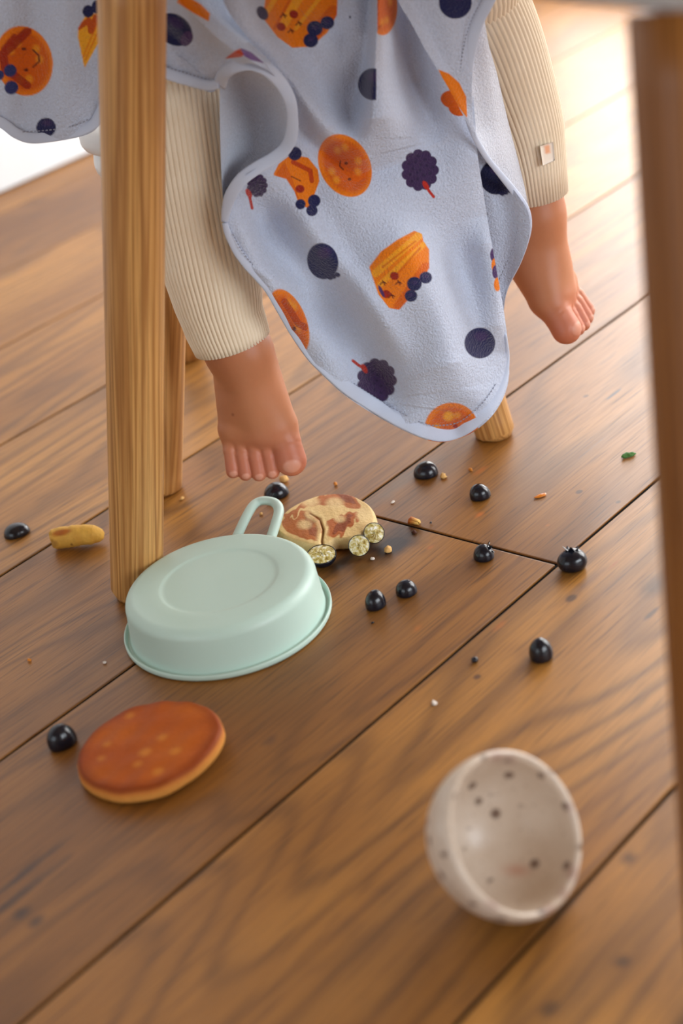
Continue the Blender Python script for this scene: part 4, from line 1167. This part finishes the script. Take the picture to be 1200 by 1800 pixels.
M_CRUMBO = plain('toasted_crumb', srgb(206, 130, 48), .6, .3, (900, .6, .001))
M_HERB = plain('green_leaf', srgb(70, 116, 50), .55, .3, (500, .4, .001))
M_JAM = plain('orange_flake', srgb(206, 118, 26), .25, .5)
M_SPECK = plain('white_speck', srgb(226, 216, 206), .7, .2)
GC = 'crumbs scattered over the floor'
lump('crumb', pxz(779, 839), (.0036, .0026, .0028), M_CRUMB, 'rounded pale crumb right of the blueberry near the chair leg', 'crumb', 2, GC)
lump('crumb', pxz(499, 846), (.0040, .0030, .0035), M_CRUMB, 'toasted crumb below the big toe, behind a blueberry', 'crumb', 3, GC)
lump('crumb', pxz(682, 970), (.0030, .0026, .0032), M_CRUMB, 'pale crumb on the dark spill right of the cut blueberries', 'crumb', 5, GC)
lump('crumb', pxz(655, 984), (.0018, .0015, .0015), M_SPECK, 'tiny white crumb in front of the cut blueberries', 'crumb', 6, GC)
lump('crumb', pxz(590, 853), (.0018, .0016, .0022), M_CRUMBO, 'small toasted crumb behind the torn pancake', 'crumb', 8, GC)
lump('crumb', pxz(827, 827), (.0026, .0016, .0014), M_CRUMBO, 'tiny orange crumb near the chair foot', 'crumb', 9, GC)
lump('crumb', pxz(728, 937), (.0026, .0018, .0014), plain('burnt_crumb', srgb(70, 36, 22), .6, .2), 'dark burnt crumb in front of the pancake wedge', 'crumb', 12, GC)
lump('crumb', pxz(459, 905), (.0016, .0014, .0014), M_CRUMB, 'tiny crumb seen through the pan handle loop', 'crumb', 13, GC)
lump('crumb', pxz(320, 878), (.0018, .0015, .0015), M_CRUMB, 'tiny crumb right of the dark chair leg foot', 'crumb', 14, GC)
lump('crumb', pxz(763, 1237), (.0026, .0018, .0008), M_SPECK, 'flat white speck on the bare plank left of the cup', 'crumb', 15, GC)
lump('crumb', pxz(690, 884), (.0020, .0014, .0008), M_SPECK, 'white speck between torn pancake and long joint', 'crumb', 16, GC)
lump('crumb', pxz(184, 1166), (.0014, .0012, .001), M_SPECK, 'white speck on the joint left of the pan rim', 'crumb', 17, GC)
lump('crumb', pxz(52, 1162), (.0016, .0014, .0014), M_CRUMBO, 'small brown crumb on the plank at the left edge', 'crumb', 18, GC)
lump('crumb', pxz(757, 920), (.0011, .0011, .001), M_BERRY, 'black speck right of the pancake wedge', 'crumb', 19, GC)
lump('crumb', pxz(655, 1096), (.0012, .0010, .0009), M_BERRY, 'black speck in front of the blueberry pair', 'crumb', 20, GC)
lump('orange_flake', pxz(949, 873), (.0055, .0022, .0010, .25), M_JAM, 'glossy orange flake on the board right of the tilted blueberry', 'food scrap', 21, None, 3, .2)
lump('herb_scrap', pxz(1103, 803), (.0052, .0020, .0026, .1), M_HERB, 'tiny green herb scrap on the floor near the blurred table leg', 'food scrap', 22, None, 3, .4)
# wedge of pancake crust
wv = pxz(np.array([715, 737, 741, 722]), np.array([922, 924, 917, 913]), 0.0006)
wt = pxz(np.array([717, 735, 739, 722]), np.array([912, 918, 914, 906]), .0055)
wvx = np.vstack([wv, wt]); wc = np.tile(np.array(srgb(232, 186, 96)[:3]), (8, 1)); wc[[4, 0, 7, 3]] = srgb(186, 92, 26)[:3]
bmw = bmesh.new(); vs = [bmw.verts.new(p) for p in wvx]
for f in ((3, 2, 1, 0), (4, 5, 6, 7), (0, 1, 5, 4), (1, 2, 6, 5), (2, 3, 7, 6), (3, 0, 4, 7)): bmw.faces.new([vs[i] for i in f])
bmesh.ops.bevel(bmw, geom=bmw.edges[:], offset=.0008, segments=2, affect='EDGES')
Vw = np.array([v.co[:] for v in bmw.verts]); bmw.verts.index_update(); Fw = [[v.index for v in f.verts] for f in bmw.faces]; bmw.free()
xw, _ = topx(Vw); pw = np.where((xw < 724)[:, None], np.array(srgb(190, 96, 28)[:3]), np.array(srgb(236, 192, 104)[:3]))
tag(mobj('pancake_wedge', Vw, Fw, M_CAKE2, paint=pw), 'small toasted wedge of pancake lying on the board end joint', 'food scrap')
# rolled scrap of pancake
PS = crom([(90, 951, .0085), (104, 947, .0088), (125, 944, .0092), (148, 941, .0095), (168, 941, .0080), (183, 943, .0058)], 60)
W = pxz(PS[:, 0], PS[:, 1], PS[:, 2])
rad = np.interp(np.linspace(0, 1, 60), [0, .05, .2, .5, .8, .95, 1], [.0070, .0086, .0090, .0090, .0080, .0052, .0025])
V, F = tube(W, rad, 32, flatdir=(0, 0, 1)); V = V.reshape(60, 32, 3)
ctr = V.mean(1, keepdims=True)
V = ctr + (V - ctr) * (1 + .05 * noise2(V[..., 0], V[..., 1] + V[..., 2], 420, 3) + .03 * noise2(V[..., 0], V[..., 2], 900, 4))[..., None]
V[:3] -= (V[:3] - ctr[:3]) * (.25 * (np.sin(np.arange(32) * 1.1) > 0))[None, :, None]
V[..., 2] -= V[..., 2].min() - .0004
V = V.reshape(-1, 3); x, y = topx(V)
pp = Paint(x, y, srgb(224, 176, 78)); pp.put(.5 + .6 * noise2(x, y, .2, 8), srgb(206, 150, 60), .6)
pp.ell(108, 936, 17, 5, srgb(172, 84, 26), -12, .85, 3); pp.ell(126, 957, 2, 2, srgb(120, 80, 40)); pp.ell(94, 956, 8, 6, srgb(150, 104, 50), 0, .6, 4)
V, F = capped(V, F, 32); pc = np.vstack([pp.c, pp.c[:2] * .7])
tag(mobj('pancake_scrap', V, F, M_CAKE2, paint=pc, origin=np.array([V[:, 0].mean(), V[:, 1].mean(), 0])), 'rolled yellow scrap of pancake lying left of the table leg', 'food scrap')
